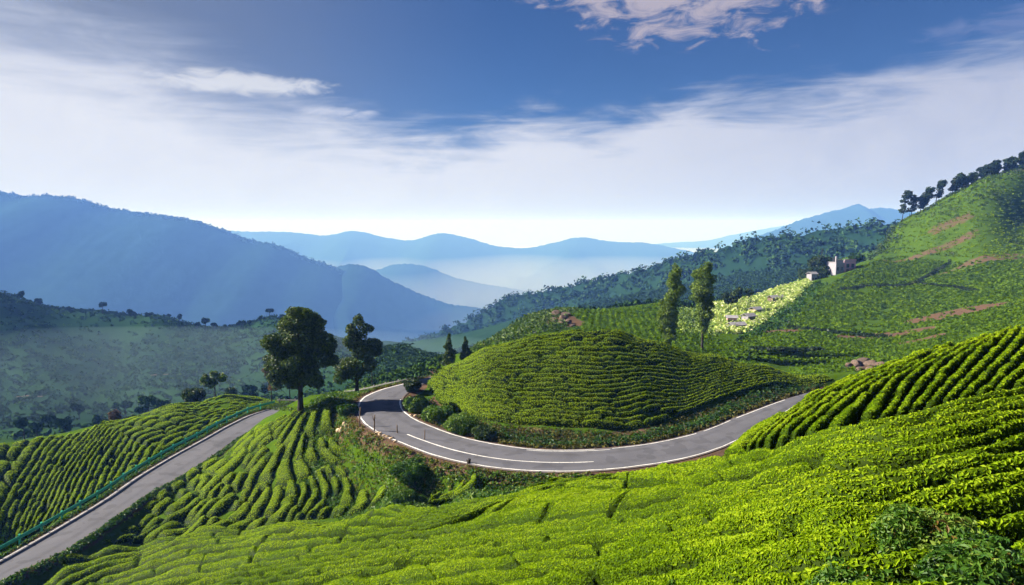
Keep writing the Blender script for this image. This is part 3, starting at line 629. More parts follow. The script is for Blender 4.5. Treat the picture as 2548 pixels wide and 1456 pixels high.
def tree(name, base, h, r0, lobes, L, mat, label, group=None, cov=1.6, vmean=.5, lean=(0, 0), limbs=5, top=.85, cat='tree', asp=.6, sub=5):
    t = empty(name, base, 0, label=label, category=cat)
    if group: t['group'] = group
    b = MB(); zs = np.linspace(-.4, h * top, 9); q = np.clip(zs / h, 0, 1)
    wx = lean[0] * q ** 1.5 + .04 * h * (vnoise(q * 3 + base[0], q * 0, 4) - .5) * q; wy = lean[1] * q
    b.tube(np.stack([wx, wy, zs], -1), r0 * (1.25 - 1.1 * q) * (1 + .5 * np.exp(-np.maximum(zs, 0) / (.05 * h))), 8); tr = b.build('trunk', M['trunk'], t, True)
    for (x, y, z, rx, ry, rz) in sorted(lobes, key=lambda l: -l[3])[:limbs]:
        s = max(.12 * h, z - 1.1 * math.hypot(x, y) - .5); f = min(s / h, top); sx = lean[0] * f ** 1.5
        p = np.array([(sx, lean[1] * f, s), ((x + sx) / 2, y / 2, (s + z) / 2 + .05 * h), (x, y, z)])
        m = MB(); m.tube(resample(p, 6), np.linspace(r0 * .45, r0 * .1, 6), 5); m.build('branch', M['trunk'], t, True)
    V, F, v = lobe_leaves(lobes, L, cov * .8, vmean=vmean, asp=asp, sub=sub, vsd=.26); mesh('crown', V, F, M[mat], {'v': v}, False, t)
    return t
def clusters(name, pts, rad, hgt, n, L, mat, vmean=.5, vsd=.2, tilt=.7, asp=.55, parent=None, **props):
    """many small bushes as one mass; pts (k,3); rad,hgt,n,L scalars or arrays"""
    k = len(pts); rad = np.broadcast_to(rad, (k,)); hgt = np.broadcast_to(hgt, (k,)); L = np.broadcast_to(L, (k,)); n = np.broadcast_to(n, (k,))
    f = np.repeat(np.arange(k), n); m = len(f); d = norm(rng.normal(size=(m, 3))); d[:, 2] = np.abs(d[:, 2])
    P = pts[f] + d * np.stack([rad[f], rad[f], hgt[f]], -1) * rng.uniform(.5, 1.05, m)[:, None]
    bv = rng.normal(0, .12, k); v = np.clip(vmean + bv[f] + rng.normal(0, vsd, m), 0, 1)
    V, F = leafquads(P, d + np.array((0, 0, .3)), L[f] * rng.uniform(.6, 1.4, m), asp, tilt)
    return mesh(name, V, F, M[mat], {'v': np.repeat(v, 4)}, False, parent, **props)
def shrub(base, r, h, L, label, mat='shrub', vmean=.5, cov=1.7, group=None, cat='shrub', nl=7, asp=.5):
    t = empty('shrub', base, 0, label=label, category=cat)
    if group: t['group'] = group
    lob = [(0, 0, h * .45, r * .8, r * .8, h * .5)] + [(r * .6 * math.cos(a), r * .6 * math.sin(a), h * rng.uniform(.35, .7), r * .45, r * .45, h * .35) for a in np.linspace(0, 6.28, nl, endpoint=False) + rng.uniform(0, 1)]
    b = MB()
    for a in np.linspace(0, 6.28, 5, endpoint=False): b.tube([(0, 0, -.2), (r * .25 * math.cos(a), r * .25 * math.sin(a), h * .35), (r * .5 * math.cos(a), r * .5 * math.sin(a), h * .7)], [.05 * r, .035 * r, .012 * r], 5)
    b.build('stems', M['trunk'], t, True)
    V, F, v = lobe_leaves(lob, L, cov, .7, vmean, .24, asp); mesh('foliage', V, F, M[mat], {'v': v}, False, t); return t
def project(P):
    """world -> photograph pixels"""
    x, y, z = P[..., 0], P[..., 1], P[..., 2]; w = y * math.cos(TH) - z * math.sin(TH); q = y * math.sin(TH) + z * math.cos(TH)
    return CX + FPX * x / w, CY - FPX * q / w
def inpoly(u, v, poly):
    c = np.zeros(u.shape, bool); n = len(poly)
    for i in range(n):
        x1, y1 = poly[i]; x2, y2 = poly[(i + 1) % n]
        c ^= ((y1 > v) != (y2 > v)) & (u < (x2 - x1) * (v - y1) / (y2 - y1 + 1e-9) + x1)
    return c
# ------------------------------------------------------------------ the trees by the bend
b1 = on_ground(748, 1014, 60, 100)
CR1 = [(.4,0,11.5,1.9,1.7,1.0),(-1.0,.3,10.5,1.5,1.5,1.1),(1.7,-.2,10.8,1.3,1.3,1.0),(-2.4,-.2,8.5,1.6,1.6,1.2),(0,.3,8.9,2.3,2.2,1.7),(2.7,.1,8.5,1.5,1.5,1.3),
      (-2.7,.4,6.2,1.4,1.4,1.1),(-.6,-1.0,6.3,2.2,1.8,1.5),(2.0,.5,7.0,1.8,1.8,1.4),(3.75,0,6.4,.85,.9,.65),(-2.6,0,4.3,1.1,1.1,.9),(-.9,.8,4.3,1.5,1.5,1.1),(1.4,-.4,4.4,1.2,1.3,1.0),(2.1,.2,3.6,.6,.7,.5),(.6,1.2,9.9,2.0,1.8,1.4)]
CR1 = [(x, y, z, rx * 1.18, ry * 1.15, rz * 1.2) for x, y, z, rx, ry, rz in CR1]
tree('tree', b1, 12.5, .27, CR1, .30, 'tree', 'tallest dark round-crowned tree on top of the knoll beside the bend', cov=1.5, vmean=.66, limbs=8, lean=(.3, 0))
b2 = on_ground(888, 966, 88, 108)
CR2 = [(.4,0,10.2,.7,.7,.6),(.5,0,8.9,1.5,1.4,1.1),(-.4,.2,7.3,1.4,1.4,1.0),(1.9,0,6.8,1.4,1.3,1.0),(.9,.3,6.1,1.7,1.6,1.2),(2.6,0,6.1,.9,.9,.8),(-1.7,0,4.0,1.3,1.2,1.0),(0,-.3,4.2,1.7,1.5,1.1),(1.7,.2,4.0,1.0,1.0,.9),(-2.2,0,2.2,1.0,.9,.7),(-.3,.2,2.7,1.1,1.1,.8)]
CR2 = [(x, y, z, rx * 1.15, ry * 1.15, rz * 1.2) for x, y, z, rx, ry, rz in CR2]
tree('tree', b2, 10.6, .20, CR2, .30, 'tree', 'smaller dark lopsided tree standing beside the grey rail', cov=1.3, vmean=.68, limbs=7, lean=(.4, 0))
b3 = on_ground(722, 1006, 108, 125); k = mpp(b3[1])
tree('tree', b3, 5.5, .10, [(-1.0,0,3.9,1.7,1.4,1.1),(.8,0,4.2,1.5,1.3,1.0),(-2.2,0,3.2,1.1,1,.8),(.2,.2,5.2,1.4,1.2,.9)], .32, 'tree', 'thin olive-brown tree half hidden behind the tallest tree', cov=.9, vmean=.75)
b4 = on_ground(676, 1004, 112, 128)
tree('tree', b4, 6.4, .08, [(-.7,0,6.1,.75,.7,.8),(-.4,0,5.2,.6,.6,.5),(.6,0,3.2,1.2,1.0,.8),(.1,.2,4.2,.7,.7,.6)], .30, 'autumn', 'slim rusty-leaved sapling left of the tallest tree', cov=.8, vmean=.5)
b5 = on_ground(926, 958, 96, 112)
tree('tree', b5, 5.2, .07, [(0,0,4.5,.7,.7,.7),(.3,0,3.6,.5,.5,.4)], .3, 'tree', 'bare-stemmed young tree just right of the lopsided tree', cov=.9, vmean=.5, limbs=2)
# poplars behind the round hill
def poplar(u, vb, vt, d, prof, label):
    p = px(u, vb, d); p[2] = gz(p[0], p[1]); m = mpp(d); h = px(u, vt, d)[2] - p[2]; lob = []
    for (dv, du, hw) in prof:
        z = px(u, dv, d)[2] - p[2]; lob += [(du * m + rng.normal(0, .15), rng.normal(0, .3), z, hw * m, hw * m, 1.25), (du * m + rng.normal(0, .3), rng.normal(0, .5), z + rng.normal(0, .4), hw * m * .8, hw * m * .8, 1.0)]
    return tree('tree', p, h, .18, lob, .34, 'tree_bright', label, cov=.85, vmean=.85, limbs=6, top=.95, sub=4)
poplar(1664, 862, 662, 113, [(672,14,9),(688,12,17),(706,10,22),(724,10,25),(742,6,22),(760,-4,24),(778,-6,28),(796,-8,27),(814,-6,24),(832,-3,18),(846,0,11)], 'left-hand of two tall slender trees behind the round hill, leafy to the ground')
poplar(1747, 872, 656, 118, [(666,0,14),(682,-2,24),(700,-4,31),(720,-2,34),(740,0,30),(760,4,25),(780,2,23),(798,2,18),(814,2,11)], 'right-hand of two tall slender trees behind the round hill, bare trunk below')
# pointed trees beyond the crest on the left of the round hill
for (u, vb, vt, hw, lab) in ((1117,918,836,19,'taller pointed tree at the left foot of the round hill'),(1157,900,843,16,'shorter pointed tree behind the left foot of the round hill')):
    d = 104; p = px(u, vb, d); p[2] = gz(p[0], p[1]); m = mpp(d); h = px(u, vt, d)[2] - p[2]
    lob = [(rng.normal(0, .1), 0, h * f, hw * m * w, hw * m * w, h * .13) for f, w in ((.96,.18),(.85,.4),(.72,.6),(.58,.8),(.44,.95),(.3,1),(.16,.85))]
    tree('tree', p, h, .11, lob, .30, 'tree', lab, cov=1.3, vmean=.6, limbs=0, top=.9)
# trees on and beyond the hill past the lower road
def round_tree(u, vb, d, h, cr, label, mat='tree', vmean=.55, group=None, flat=1.0, L=None, cov=1.0, trunk=.12, base=None, limbs=3):
    p = px(u, vb, d) if base is None else np.array(base, float); p[2] = gz(p[0], p[1])
    lob = [(rng.normal(0, cr * .42), rng.normal(0, cr * .3), h - cr * flat * .8 - abs(rng.normal(0, cr * .45)), cr * rng.uniform(.35, .62), cr * .5, cr * flat * rng.uniform(.4, .6)) for _ in range(5)]
    return tree('tree', p, h, trunk, lob, L or max(.3, d * .0042), mat, label, group, cov, vmean, limbs=limbs, sub=4)
round_tree(536, 990, 120, 5.6, 2.0, 'small round-topped tree on the crest beyond the lower road', 'tree_bright', .5)
round_tree(285, 1040, 150, 6.8, 2.1, 'rusty-edged tree rising behind the crest beyond the lower road', 'autumn', .3)
for (u, d, r, h, lab) in ((482,128,2.0,2.0,'dark rounded bush on the crest left of the small round-topped tree'),(575,140,1.2,2.2,'small dark bush right of the small round-topped tree'),(318,135,1.6,2.2,'dark bush behind the middle of the crest beyond the lower road')):
    p = hit(u, 985, 100, 126) if d < 130 else px(u, 1000, d); p[2] = gz(p[0], p[1]) - .1; shrub(p, r, h + 1.0, .5, lab, 'tree', .4, 1.2)
for i, (u, d, h, cr) in enumerate(((15,165,9,2.2),(48,180,6,2),(122,175,7,2.4),(85,200,6,2.2),(205,185,6,2.6),(232,170,5,2),(340,190,10,2.4),(365,200,8,2.6),(395,195,6,3),(322,205,7,2.2),(430,190,4.5,2.6),(610,210,8,2.2),(640,215,7,2),(590,230,6,2.4),(160,230,7,2.4),(280,240,8,2.6))):
    x = (u - CX) / FPX * d * .99; round_tree(0, 0, d, h, cr, f'hazy tree in the valley behind the left tea hill, {ordinal([0,1,3,2,5,6,9,10,11,8,12,14,15,13,4,7][i] + 1)} from the left edge', 'forest', .6, 'hazy valley trees', cov=.8, base=(x, d, 0), trunk=.16, limbs=2)
# little trees along the crest of the valley slope
for i, (u, h, cr) in enumerate(((30,9,3.6),(70,7,3.5),(145,5,2.5),(232,11,3),(302,9,3),(312,6,2.4),(350,5,4),(400,4,2),(427,8,2.6),(470,6,2.0),(492,12,3.4),(513,7,2.4),(540,5,2),(584,8,3),(606,5,3.4),(636,5,3.6),(656,9,2.6),(690,6,2.6))):
    h, cr = h * .8, cr * .8; x = (u - CX) / FPX * 446 * .985; round_tree(0, 0, 446, h, cr, f'tiny far tree on the crest of the hazy valley slope, {ordinal(i + 1)} from the left edge', 'forest', .4, 'tiny trees on the valley crest', L=1.5, cov=1.0, base=(x, 446, 0), trunk=.22, limbs=1)
# wind-leaned trees along the right-hand skyline
names = ['lowest', 'second lowest', 'third lowest', 'fourth lowest', 'fifth lowest', 'sixth lowest', 'seventh lowest', 'eighth lowest', 'ninth lowest', 'sixth highest', 'fifth highest', 'fourth highest', 'third highest', 'second highest', 'highest']
for i, (u, vb, vt, du) in enumerate(((2246,522,474,12),(2268,520,488,8),(2290,516,484,9),(2298,520,466,13),(2328,508,450,13),(2369,488,443,9),(2385,480,435,8),(2402,470,440,5),(2417,462,431,4),(2440,452,424,4),(2458,447,419,4),(2475,436,401,3),(2505,424,398,0),(2520,420,395,2),(2545,410,378,3))):
    d = 322; p = px(u, vb, d); p[2] = gz(p[0], p[1]) - .2; m = mpp(d); h = px(u, vt, d)[2] - p[2]; h = max(h, 5.5); lx = du * m
    lob = [(lx * f + rng.normal(0, .5), rng.normal(0, .6), h * f2, rng.uniform(1.4, 2.4), 1.6, rng.uniform(1.0, 1.6)) for f, f2 in ((1, .93), (.8, .8), (.9, .86), (.55, .66), (.4, .5), (.2, .36))]
    tree('tree', p, h, .14, lob, .95, 'tree', f'{names[i]} of the dark leaning trees along the right-hand skyline', 'skyline trees on the right', cov=.8, vmean=.25, lean=(lx, 0), limbs=4, top=.95)
# ------------------------------------------------------------------ woods, scrub and distant fields as masses
def scatter(name, n, ta0, ta1, y0, y1, poly, rad, hgt, nl, L, mat, vmean, dens=None, **kw):
    t = rng.uniform(ta0, ta1, n); y = np.sqrt(rng.uniform(y0 ** 2, y1 ** 2, n)); x = t * y; z = ground_z(x, y); P = np.stack([x, y, z], -1)
    ok = np.ones(n, bool)
    if poly: u, v = project(np.stack([x, y, Z(x, y)], -1)); ok = inpoly(u, v, poly)
    ok &= (mindist(x, y, UP) > 1.0) & (mindist(x, y, LP) > .9)
    if dens is not None: ok &= rng.random(n) < dens(x, y)
    P = P[ok]; k = len(P); s = rng.uniform(.6, 1.4, k)
    return clusters(name, P, rad * s, hgt * s, nl, L, mat, vmean, kind='stuff', **kw)
# crowns of the wooded ridge: taken from the ridge's own sheet
def crowns_on(oname, n, rad, hgt, nl, L, vmean, front=None):
    o = bpy.data.objects[oname]; me = o.data; co = np.empty(len(me.vertices) * 3); me.vertices.foreach_get('co', co); co = co.reshape(-1, 3)
    F = np.empty(len(me.polygons) * 4, np.int32); me.polygons.foreach_get('vertices', F); F = F.reshape(-1, 4)
    A, B, C, D = (co[F[:, k]] for k in range(4)); ar = np.linalg.norm(np.cross(C - A, D - B), axis=1)
    cen = (A + C) / 2; u, v = project(cen); ar = ar * ((u > -60) & (u < 2620))
    if front: ar = ar * np.isin(np.arange(len(F)) % front[0], front[1])
    f = rng.choice(len(F), n, p=ar / ar.sum()); a, b = rng.random((n, 1)), rng.random((n, 1))
    P = A[f] * (1 - a) * (1 - b) + B[f] * a * (1 - b) + C[f] * a * b + D[f] * (1 - a) * b; s = rng.uniform(.6, 1.5, n)
    return P, s
P, s = crowns_on('forest_ridge', 6000, 4, 4, 30, 1.6, .5)
clusters('wood', P, 5.8 * s, 6.2 * s, 16, 3.3, 'forest', .5, .22, .6, .8, kind='stuff')
for on, cnt in (('mountain', 1300),):
    o = bpy.data.objects[on]
    P, s = crowns_on(on, cnt, 5, 5, 10, 4, .5, front=(36, (5, 6)))
    clusters('wood', P, 8 * s, 8.5 * s, 9, 7.5, 'forest', .45, .2, .6, .8, kind='stuff')
scatter('wood', 7500, -1.0, .02, 185, 520, None, 2.0, 1.7, 7, 1.7, 'forest', .6, dens=lambda x, y: sstep(fbm(x * .02, y * .02, 3, 4), .30, .55) * .8 + .2)
scatter('scrub', 5200, -.13, .14, 104, 240, [(1160,900),(1190,850),(1300,785),(1400,760),(1440,768),(1400,800),(1420,822),(1320,834),(1200,868),(1120,905)], .8, .9, 9, .62, 'tree_bright', .45)
scatter('scrub', 5200, .5, 1.0, 200, 345, [(2235,540),(2350,485),(2460,430),(2600,395),(2600,650),(2380,640),(2240,625),(2180,640)], 1.1, 1.0, 8, .9, 'tree_bright', .35, dens=lambda x, y: sstep(fbm(x * .05, y * .05, 4, 31), .38, .66))
scatter('scrub', 9000, .3, 1.0, 200, 345, [(2150,640),(2250,540),(2350,485),(2460,430),(2600,395),(2600,650),(2380,640),(2240,628)], .8, .35, 6, .8, 'tea_field', .75)
scatter('wood', 700, .4, .72, 250, 330, [(2000,690),(2010,640),(2090,600),(2250,560),(2240,600),(2160,650),(2110,650),(2040,690)], 2.4, 3.2, 16, 1.2, 'tree', .4)
# tea fields on the farther slopes
PATHS = [[(2090,722),(2130,715),(2280,704),(2310,688),(2365,650)],[(2280,704),(2350,712),(2425,724)],[(1960,815),(2050,824),(2130,834),(2200,838)],[(1880,871),(1960,873),(2040,870)],[(2190,628),(2300,632),(2420,640),(2560,636)],[(2240,752),(2200,775)]]
PATHW = [resample(np.array([hit(u, v, 98, 330) for u, v in p]), 120) for p in PATHS]
def field(poly, ta0, ta1, y0, y1, direc, sp, along, seed):
    dx, dy = np.array(direc) / np.hypot(*direc); c = np.array(((ta0 + ta1) / 2 * (y0 + y1) / 2, (y0 + y1) / 2)); Rr = 190
    a, b = np.meshgrid(np.arange(-Rr, Rr, along), np.arange(-Rr, Rr, sp), indexing='ij'); a = a.ravel(); b = b.ravel()
    b = b + 3.5 * (fbm(a * .02, b * .02, 3, seed) - .5) * 2; a = a + rng.normal(0, along * .25, len(a)); b = b + rng.normal(0, .06, len(b))
    x = c[0] + a * dx - b * dy; y = c[1] + a * dy + b * dx; ok = (y > y0) & (y < y1) & (x / y > ta0) & (x / y < ta1); x, y = x[ok], y[ok]
    u, v = project(np.stack([x, y, Z(x, y)], -1)); ok = inpoly(u, v, poly); x, y = x[ok], y[ok]
    d = mindist(x, y, np.concatenate(PATHW)); it = np.clip(((x / y + 1.02) / 2.04 * (NT - 1)).round().astype(int), 0, NT - 1); iy = np.clip(((np.log(y / 1.4) / math.log(620 / 1.4)) * (NY - 1)).round().astype(int), 0, NY - 1)
    ok = (d > .8) & (rng.random(len(x)) > soil[it, iy] * 1.25) & (fbm(x * .12, y * .12, 3, seed + 3) > .25)
    x, y = x[ok], y[ok]; return np.stack([x, y, ground_z(x, y) - .05], -1)
P1 = [(1410,800),(1440,765),(1640,752),(1700,772),(1790,850),(2080,934),(1900,916),(1780,892),(1650,860),(1540,832),(1430,828)]
P2 = [(1785,855),(1900,832),(1950,818),(1985,780),(2060,712),(2140,662),(2240,633),(2360,652),(2600,645),(2600,800),(2420,845),(2350,862),(2250,900),(2110,948),(2080,938),(1900,890)]
fp = [field(P1, .05, .55, 96, 205, (.12, 1), 1.45, .9, 41), field(P2, .25, 1.0, 96, 290, (1, .55), 1.5, .95, 43)]
P = np.concatenate(fp); dd = P[:, 1]
clusters('tea_field', P, .55, .55, np.where(dd < 140, 8, 6), np.clip(dd * .0042, .45, .95), 'tea_field', .52, .08, .20, .8, kind='stuff')
print('field bushes', len(P))
# dark hedges and ditches that cut the far fields
for i, (pth, lab) in enumerate(zip(PATHW[:4], ('dark hedge climbing the tea slope below the pink house', 'dark hedge branching right from the climbing hedge', 'dark hedge along the red soil at the foot of the slope', 'low dark hedge in the field behind the round hill'))):
    n = 260 if i == 0 else 160; q = rng.uniform(0, 119, n); j = q.astype(int); f = (q - j)[:, None]; B = pth[j] * (1 - f) + pth[np.minimum(j + 1, 119)] * f
    B[:, 0] += rng.normal(0, .35, n); B[:, 1] += rng.normal(0, .35, n); B[:, 2] = ground_z(B[:, 0], B[:, 1])
    clusters('hedge', B, .8, 1.1 if i == 0 else .7, 12, .6, 'tree', .12, .12, label=lab, category='hedge', group='hedges across the far tea fields')
scatter('wood', 2600, .2, .47, 222, 310, [(1600,762),(1640,735),(1780,735),(1900,690),(2010,650),(2020,690),(1990,700),(1900,735),(1800,765)], 1.7, 2.4, 14, 1.0, 'forest', .45)
scatter('scrub', 6000, -.26, -.10, 100, 262, [(870,966),(925,872),(1000,855),(1090,880),(1110,908),(1060,930),(960,955)], 1.0, .9, 9, .7, 'forest', .75)
scatter('verge_grass', 9000, -.36, -.08, 70, 120, [(690,1008),(780,995),(900,968),(1000,945),(1090,922),(1040,945),(950,968),(890,990),(880,1020),(840,1004),(760,1016)], .34, .35, 8, .28, 'tree_bright', .7)
scatter('wood', 16000, .10, .47, 200, 600, [(1440,782),(1430,750),(1560,705),(1700,672),(1850,640),(2010,610),(2030,690),(1990,696),(1900,724),(1780,748),(1700,775)], 2.3, 2.5, 9, 1.7, 'forest', .45)
# bright garden below the houses
G_ = [(1775,840),(1772,760),(1830,735),(1900,715),(1990,693),(2015,704),(1985,738),(1940,775),(1880,815),(1830,842)]
P = hit(1800, 800, 100, 300)
scatter('garden_plants', 3200, .28, .47, 150, 275, G_, 1.3, 1.5, 14, .85, 'garden', .72)
scatter('garden_plants', 900, .22, .34, 130, 215, [(1690,830),(1690,770),(1780,760),(1780,835)], .9, 1.0, 10, .6, 'garden', .35)
scatter('scrub', 1500, .3, .5, 120, 270, [(1830,850),(1880,820),(1945,778),(1990,740),(2030,705),(2060,705),(1990,775),(1950,815),(1890,840)], 1.2, 1.5, 12, .8, 'shrub', .3)
round_tree(1818, 780, 200, 9, 3.2, 'dark tree rising behind the bright garden, right of the slender trees', 'tree', .35)
for (u, d, h, cr, lab) in ((2042,268,16,8,'large dark tree towering behind the pink house'),(2010,272,9,4,'dark tree left of the pink house above the small white hut'),(2070,282,11,4.5,'broad dark tree directly above the roof of the pink house'),(2135,280,6,3.5,'pale bushy tree right of the pink house')):
    round_tree(u, 690, d, h, cr, lab, 'shrub' if 'pale' in lab else 'tree', .3, cov=1.3, trunk=.25, L=1.0)
# ------------------------------------------------------------------ banks, verges and shrubs by the bend
def along(A, B, n, off0, off1, i0=0, i1=NR - 1):
    q = rng.uniform(i0, i1 - .001, n); j = q.astype(int); f = (q - j)[:, None]
    a = A[j] * (1 - f) + A[j + 1] * f; b = B[j] * (1 - f) + B[j + 1] * f; d = norm(a - b); o = rng.uniform(off0, off1, n)[:, None]
    p = a + d * o; p[:, 2] = ground_z(p[:, 0], p[:, 1]); return p
inner0, inner1 = idx(UB, 1950, 995, ZU), idx(UB, 1010, 985, ZU)
clusters('bank_scrub', along(UB, UA, 1300, 1.3, 3.4, inner0 - 12, inner1), .38, .50, 9, .30, 'shrub', .25, .2, kind='stuff')
clusters('bank_scrub', along(UB, UA, 1100, .6, 2.6, inner0 - 12, inner1), .28, .40, 8, .26, 'dry', .35, .25, kind='stuff')
clusters('bank_scrub', along(UB, UA, 600, 2.2, 4.2, inner0 - 8, inner1), .5, .8, 11, .28, 'shrub', .25, .2, kind='stuff')
BANK = [(1150,1018),(1200,1040),(1300,1053),(1420,1058),(1560,1066),(1630,1056),(1700,1032),(1850,977),(1950,958),(2060,950),(2000,985),(1840,1035),(1720,1080),(1600,1103),(1480,1114),(1330,1114),(1250,1104),(1160,1087),(1090,1064),(1110,1030)]
scatter('bank_scrub', 10000, -.12, .52, 58, 92, BANK, .36, .42, 9, .26, 'shrub', .4)
scatter('bank_scrub', 16000, -.12, .52, 58, 92, BANK, .32, .5, 8, .24, 'dry', .3)
out0, out1 = idx(UA, 1480, 1172, ZU), NR - 4
clusters('verge_grass', along(UA, UB, 1300, .5, 3.2, out0, out1), .30, .28, 8, .22, 'dry', .6, .25, kind='stuff')
clusters('verge_grass', along(UA, UB, 4200, .9, 6.5, out0, out1), .36, .38, 6, .26, 'shrub', .7, .25, kind='stuff')
clusters('verge_grass', along(LA, LB, 1700, .5, 1.5), .28, .30, 6, .24, 'shrub', .55, .25, kind='stuff')
clusters('verge_grass', along(LA, LB, 900, .25, 1.0), .2, .22, 6, .2, 'dry', .4, .25, kind='stuff')
clusters('verge_grass', along(LB, LA, 1500, .3, 1.3), .3, .35, 8, .26, 'shrub', .45, .25, kind='stuff')
RAILB = np.array([px(*p) for p in ((690,1007,114.5),(740,1006,113.5),(785,1000,111.5),(840,986,106.5),(900,971,101),(950,959,97),(1000,949,94.5),(1050,937,94.4),(1085,927,95.5))])
q = resample(RAILB, 200); n = 1500; j = rng.integers(0, 200, n); B = q[j] + np.stack([rng.normal(0, .6, n), rng.uniform(-4, 2.5, n), 0 * j], -1); B[:, 2] = ground_z(B[:, 0], B[:, 1])
clusters('verge_grass', B, .4, .4, 9, .34, 'tree_bright', .6, .2, kind='stuff')
def at(u, v, y0, y1): return on_ground(u, v, y0, y1)
shrub(at(1035, 1022, 60, 90), 1.35, 1.9, .26, 'glossy green shrub at the left tip of the round hill, nearest the road', vmean=.72)
shrub(at(1090, 1052, 60, 90), 1.7, 2.3, .26, 'large glossy shrub below the patch of bare soil on the round hill', vmean=.72)
shrub(at(1148, 1075, 60, 90), 1.7, 1.9, .26, 'bright shrub on the bank just right of the large glossy shrub', vmean=.85)
shrub(at(1205, 1085, 60, 80), 1.2, 1.3, .24, 'dull shrub at the start of the dark bank', 'tree', .45)
shrub(at(1022, 1188, 50, 66), 1.75, 1.8, .25, 'big dark shrub below the outside of the bend', vmean=.5, cov=1.5)
shrub(at(1000, 1225, 50, 66), 1.2, 1.0, .22, 'low yellow-green bush in front of the big dark shrub', vmean=.7)
shrub(at(866, 1040, 60, 80), 1.2, 1.2, .25, 'rounded bush between the knoll and the left of the bend', vmean=.45)
shrub(at(852, 1012, 64, 84), 1.0, 1.0, .25, 'low clipped bush at the top right of the knoll', vmean=.6)
shrub(at(1028, 972, 70, 95), 1.1, 1.5, .26, 'dark rounded bush where the road slips behind the hill', 'tree', .4)
# bare-stemmed tea left to grow, near the camera
for (u, v, r, h, lab, vm) in ((2330,1345,.52,.75,'dark overgrown shrub at the lower right with rusty leaves',.5),(2470,1430,.5,.7,'overgrown dark shrub in the bottom right corner',.4),(2140,1440,.42,.55,'small dark-leaved bush at the bottom edge, left of the overgrown shrub',.4),(1700,1452,.3,.4,'tuft of dark leaves at the bottom edge below the broad rows',.4)):
    p = hit(u, v, 2.5, 30); p[2] -= .45; t = shrub(p, r, h, .062, lab, vmean=vm + .26, cov=2.0, asp=.45)
    V, F, vv = lobe_leaves([(0, 0, h * .55, r * .8, r * .8, h * .4)], .08, .12, .9, .6, .2, .4); mesh('rusty_leaves', V, F, M['autumn'], {'v': vv}, False, t)
# ------------------------------------------------------------------ rails, posts, rocks
def rail(name, path, mat, pmat, label, h=.85, every=2.7, sag=0.0):
    s = np.r_[0, np.cumsum(np.linalg.norm(np.diff(path, axis=0), axis=1))]; t = empty(name, path[0], 0, label=label, category='guard rail')
    org = path[0]; pz = 1.0 if 'green' in label else .6; prof = (1, pz) * np.array([(0, -.17), (.05, -.12), (.05, -.06), (0, 0), (.05, .06), (.05, .12), (0, .17), (-.03, .17), (-.03, -.17)])
    T = norm(np.gradient(path, axis=0)); Nn = norm(np.stack([T[:, 1], -T[:, 0], 0 * T[:, 0]], -1))
    V = path[:, None] - org + Nn[:, None] * prof[None, :, :1] + np.array((0, 0, 1.0)) * (h + prof[None, :, 1:])
    k = len(prof); i, j = np.meshgrid(np.arange(len(path) - 1), np.arange(k), indexing='ij'); a = i * k + j; b = i * k + (j + 1) % k
    mesh('beam', V, np.stack([a, b, b + k, a + k], -1).reshape(-1, 4), mat, None, False, t); pm = None
    for q in np.arange(.4, s[-1], every):
        p = np.array([np.interp(q, s, path[:, c]) for c in range(3)]); nn = np.array([np.interp(q, s, Nn[:, c]) for c in range(3)])
        if pm is None: b_ = MB(); b_.box((0, 0, (h + .05) / 2), (.15, .15, h + .35)); b_.box((0, 0, h + .23), (.18, .18, .04)); o = b_.build('post', pmat, t); pm = o.data
        else: o = bpy.data.objects.new('post', pm); COL.objects.link(o); o.parent = t
        o.location = p - org - nn * .13; o.rotation_euler = (rng.normal(0, .03), rng.normal(0, .03), math.atan2(nn[1], nn[0]))
    return t
pl = LA + norm(LA - LB) * .75; i1 = idx(LA, 690, 1013, ZL); pl = pl[:i1]; pl[:, 2] = ZL - .05
rail('guard_rail', pl, M['green_steel'], M['green_steel'], 'long green guard rail along the left edge of the lower road')
q = resample(RAILB, 90); q[:, 2] = ground_z(q[:, 0], q[:, 1])
q[:, 2] = np.convolve(np.pad(q[:, 2], 6, mode='edge'), np.ones(13) / 13, 'valid')
rail('guard_rail', q, M['grey_steel'], M['grey_steel'], 'weathered grey rail on the bank behind the bend', .85, 3.0)
for (u, v, y0, y1, h, r, lab) in ((897,1100,60,80,2.0,.075,'tallest leaning wooden post at the outside of the bend'),(934,1124,58,76,1.7,.07,'forked wooden post on the brown bank'),(990,1112,58,70,.9,.06,'short wooden post at the road edge'),(1056,1132,55,66,1.1,.05,'thin dark stake beside the big dark shrub')):
    p = at(u, v, y0, y1); m = MB(); z = np.linspace(-.2, h, 6); m.tube(np.stack([.06 * np.sin(z * 1.3 + u), .05 * z, z], -1), np.linspace(r * 1.15, r * .85, 6), 7)
    if 'forked' in lab: m.tube([(0, 0, h * .55), (-.16, 0, h * .8), (-.22, 0, h * .98)], [.05, .04, .03], 6)
    o = m.build('fence_post', M['wood'], None, True, label=lab, category='post', group='wooden posts along the bend'); o.location = p
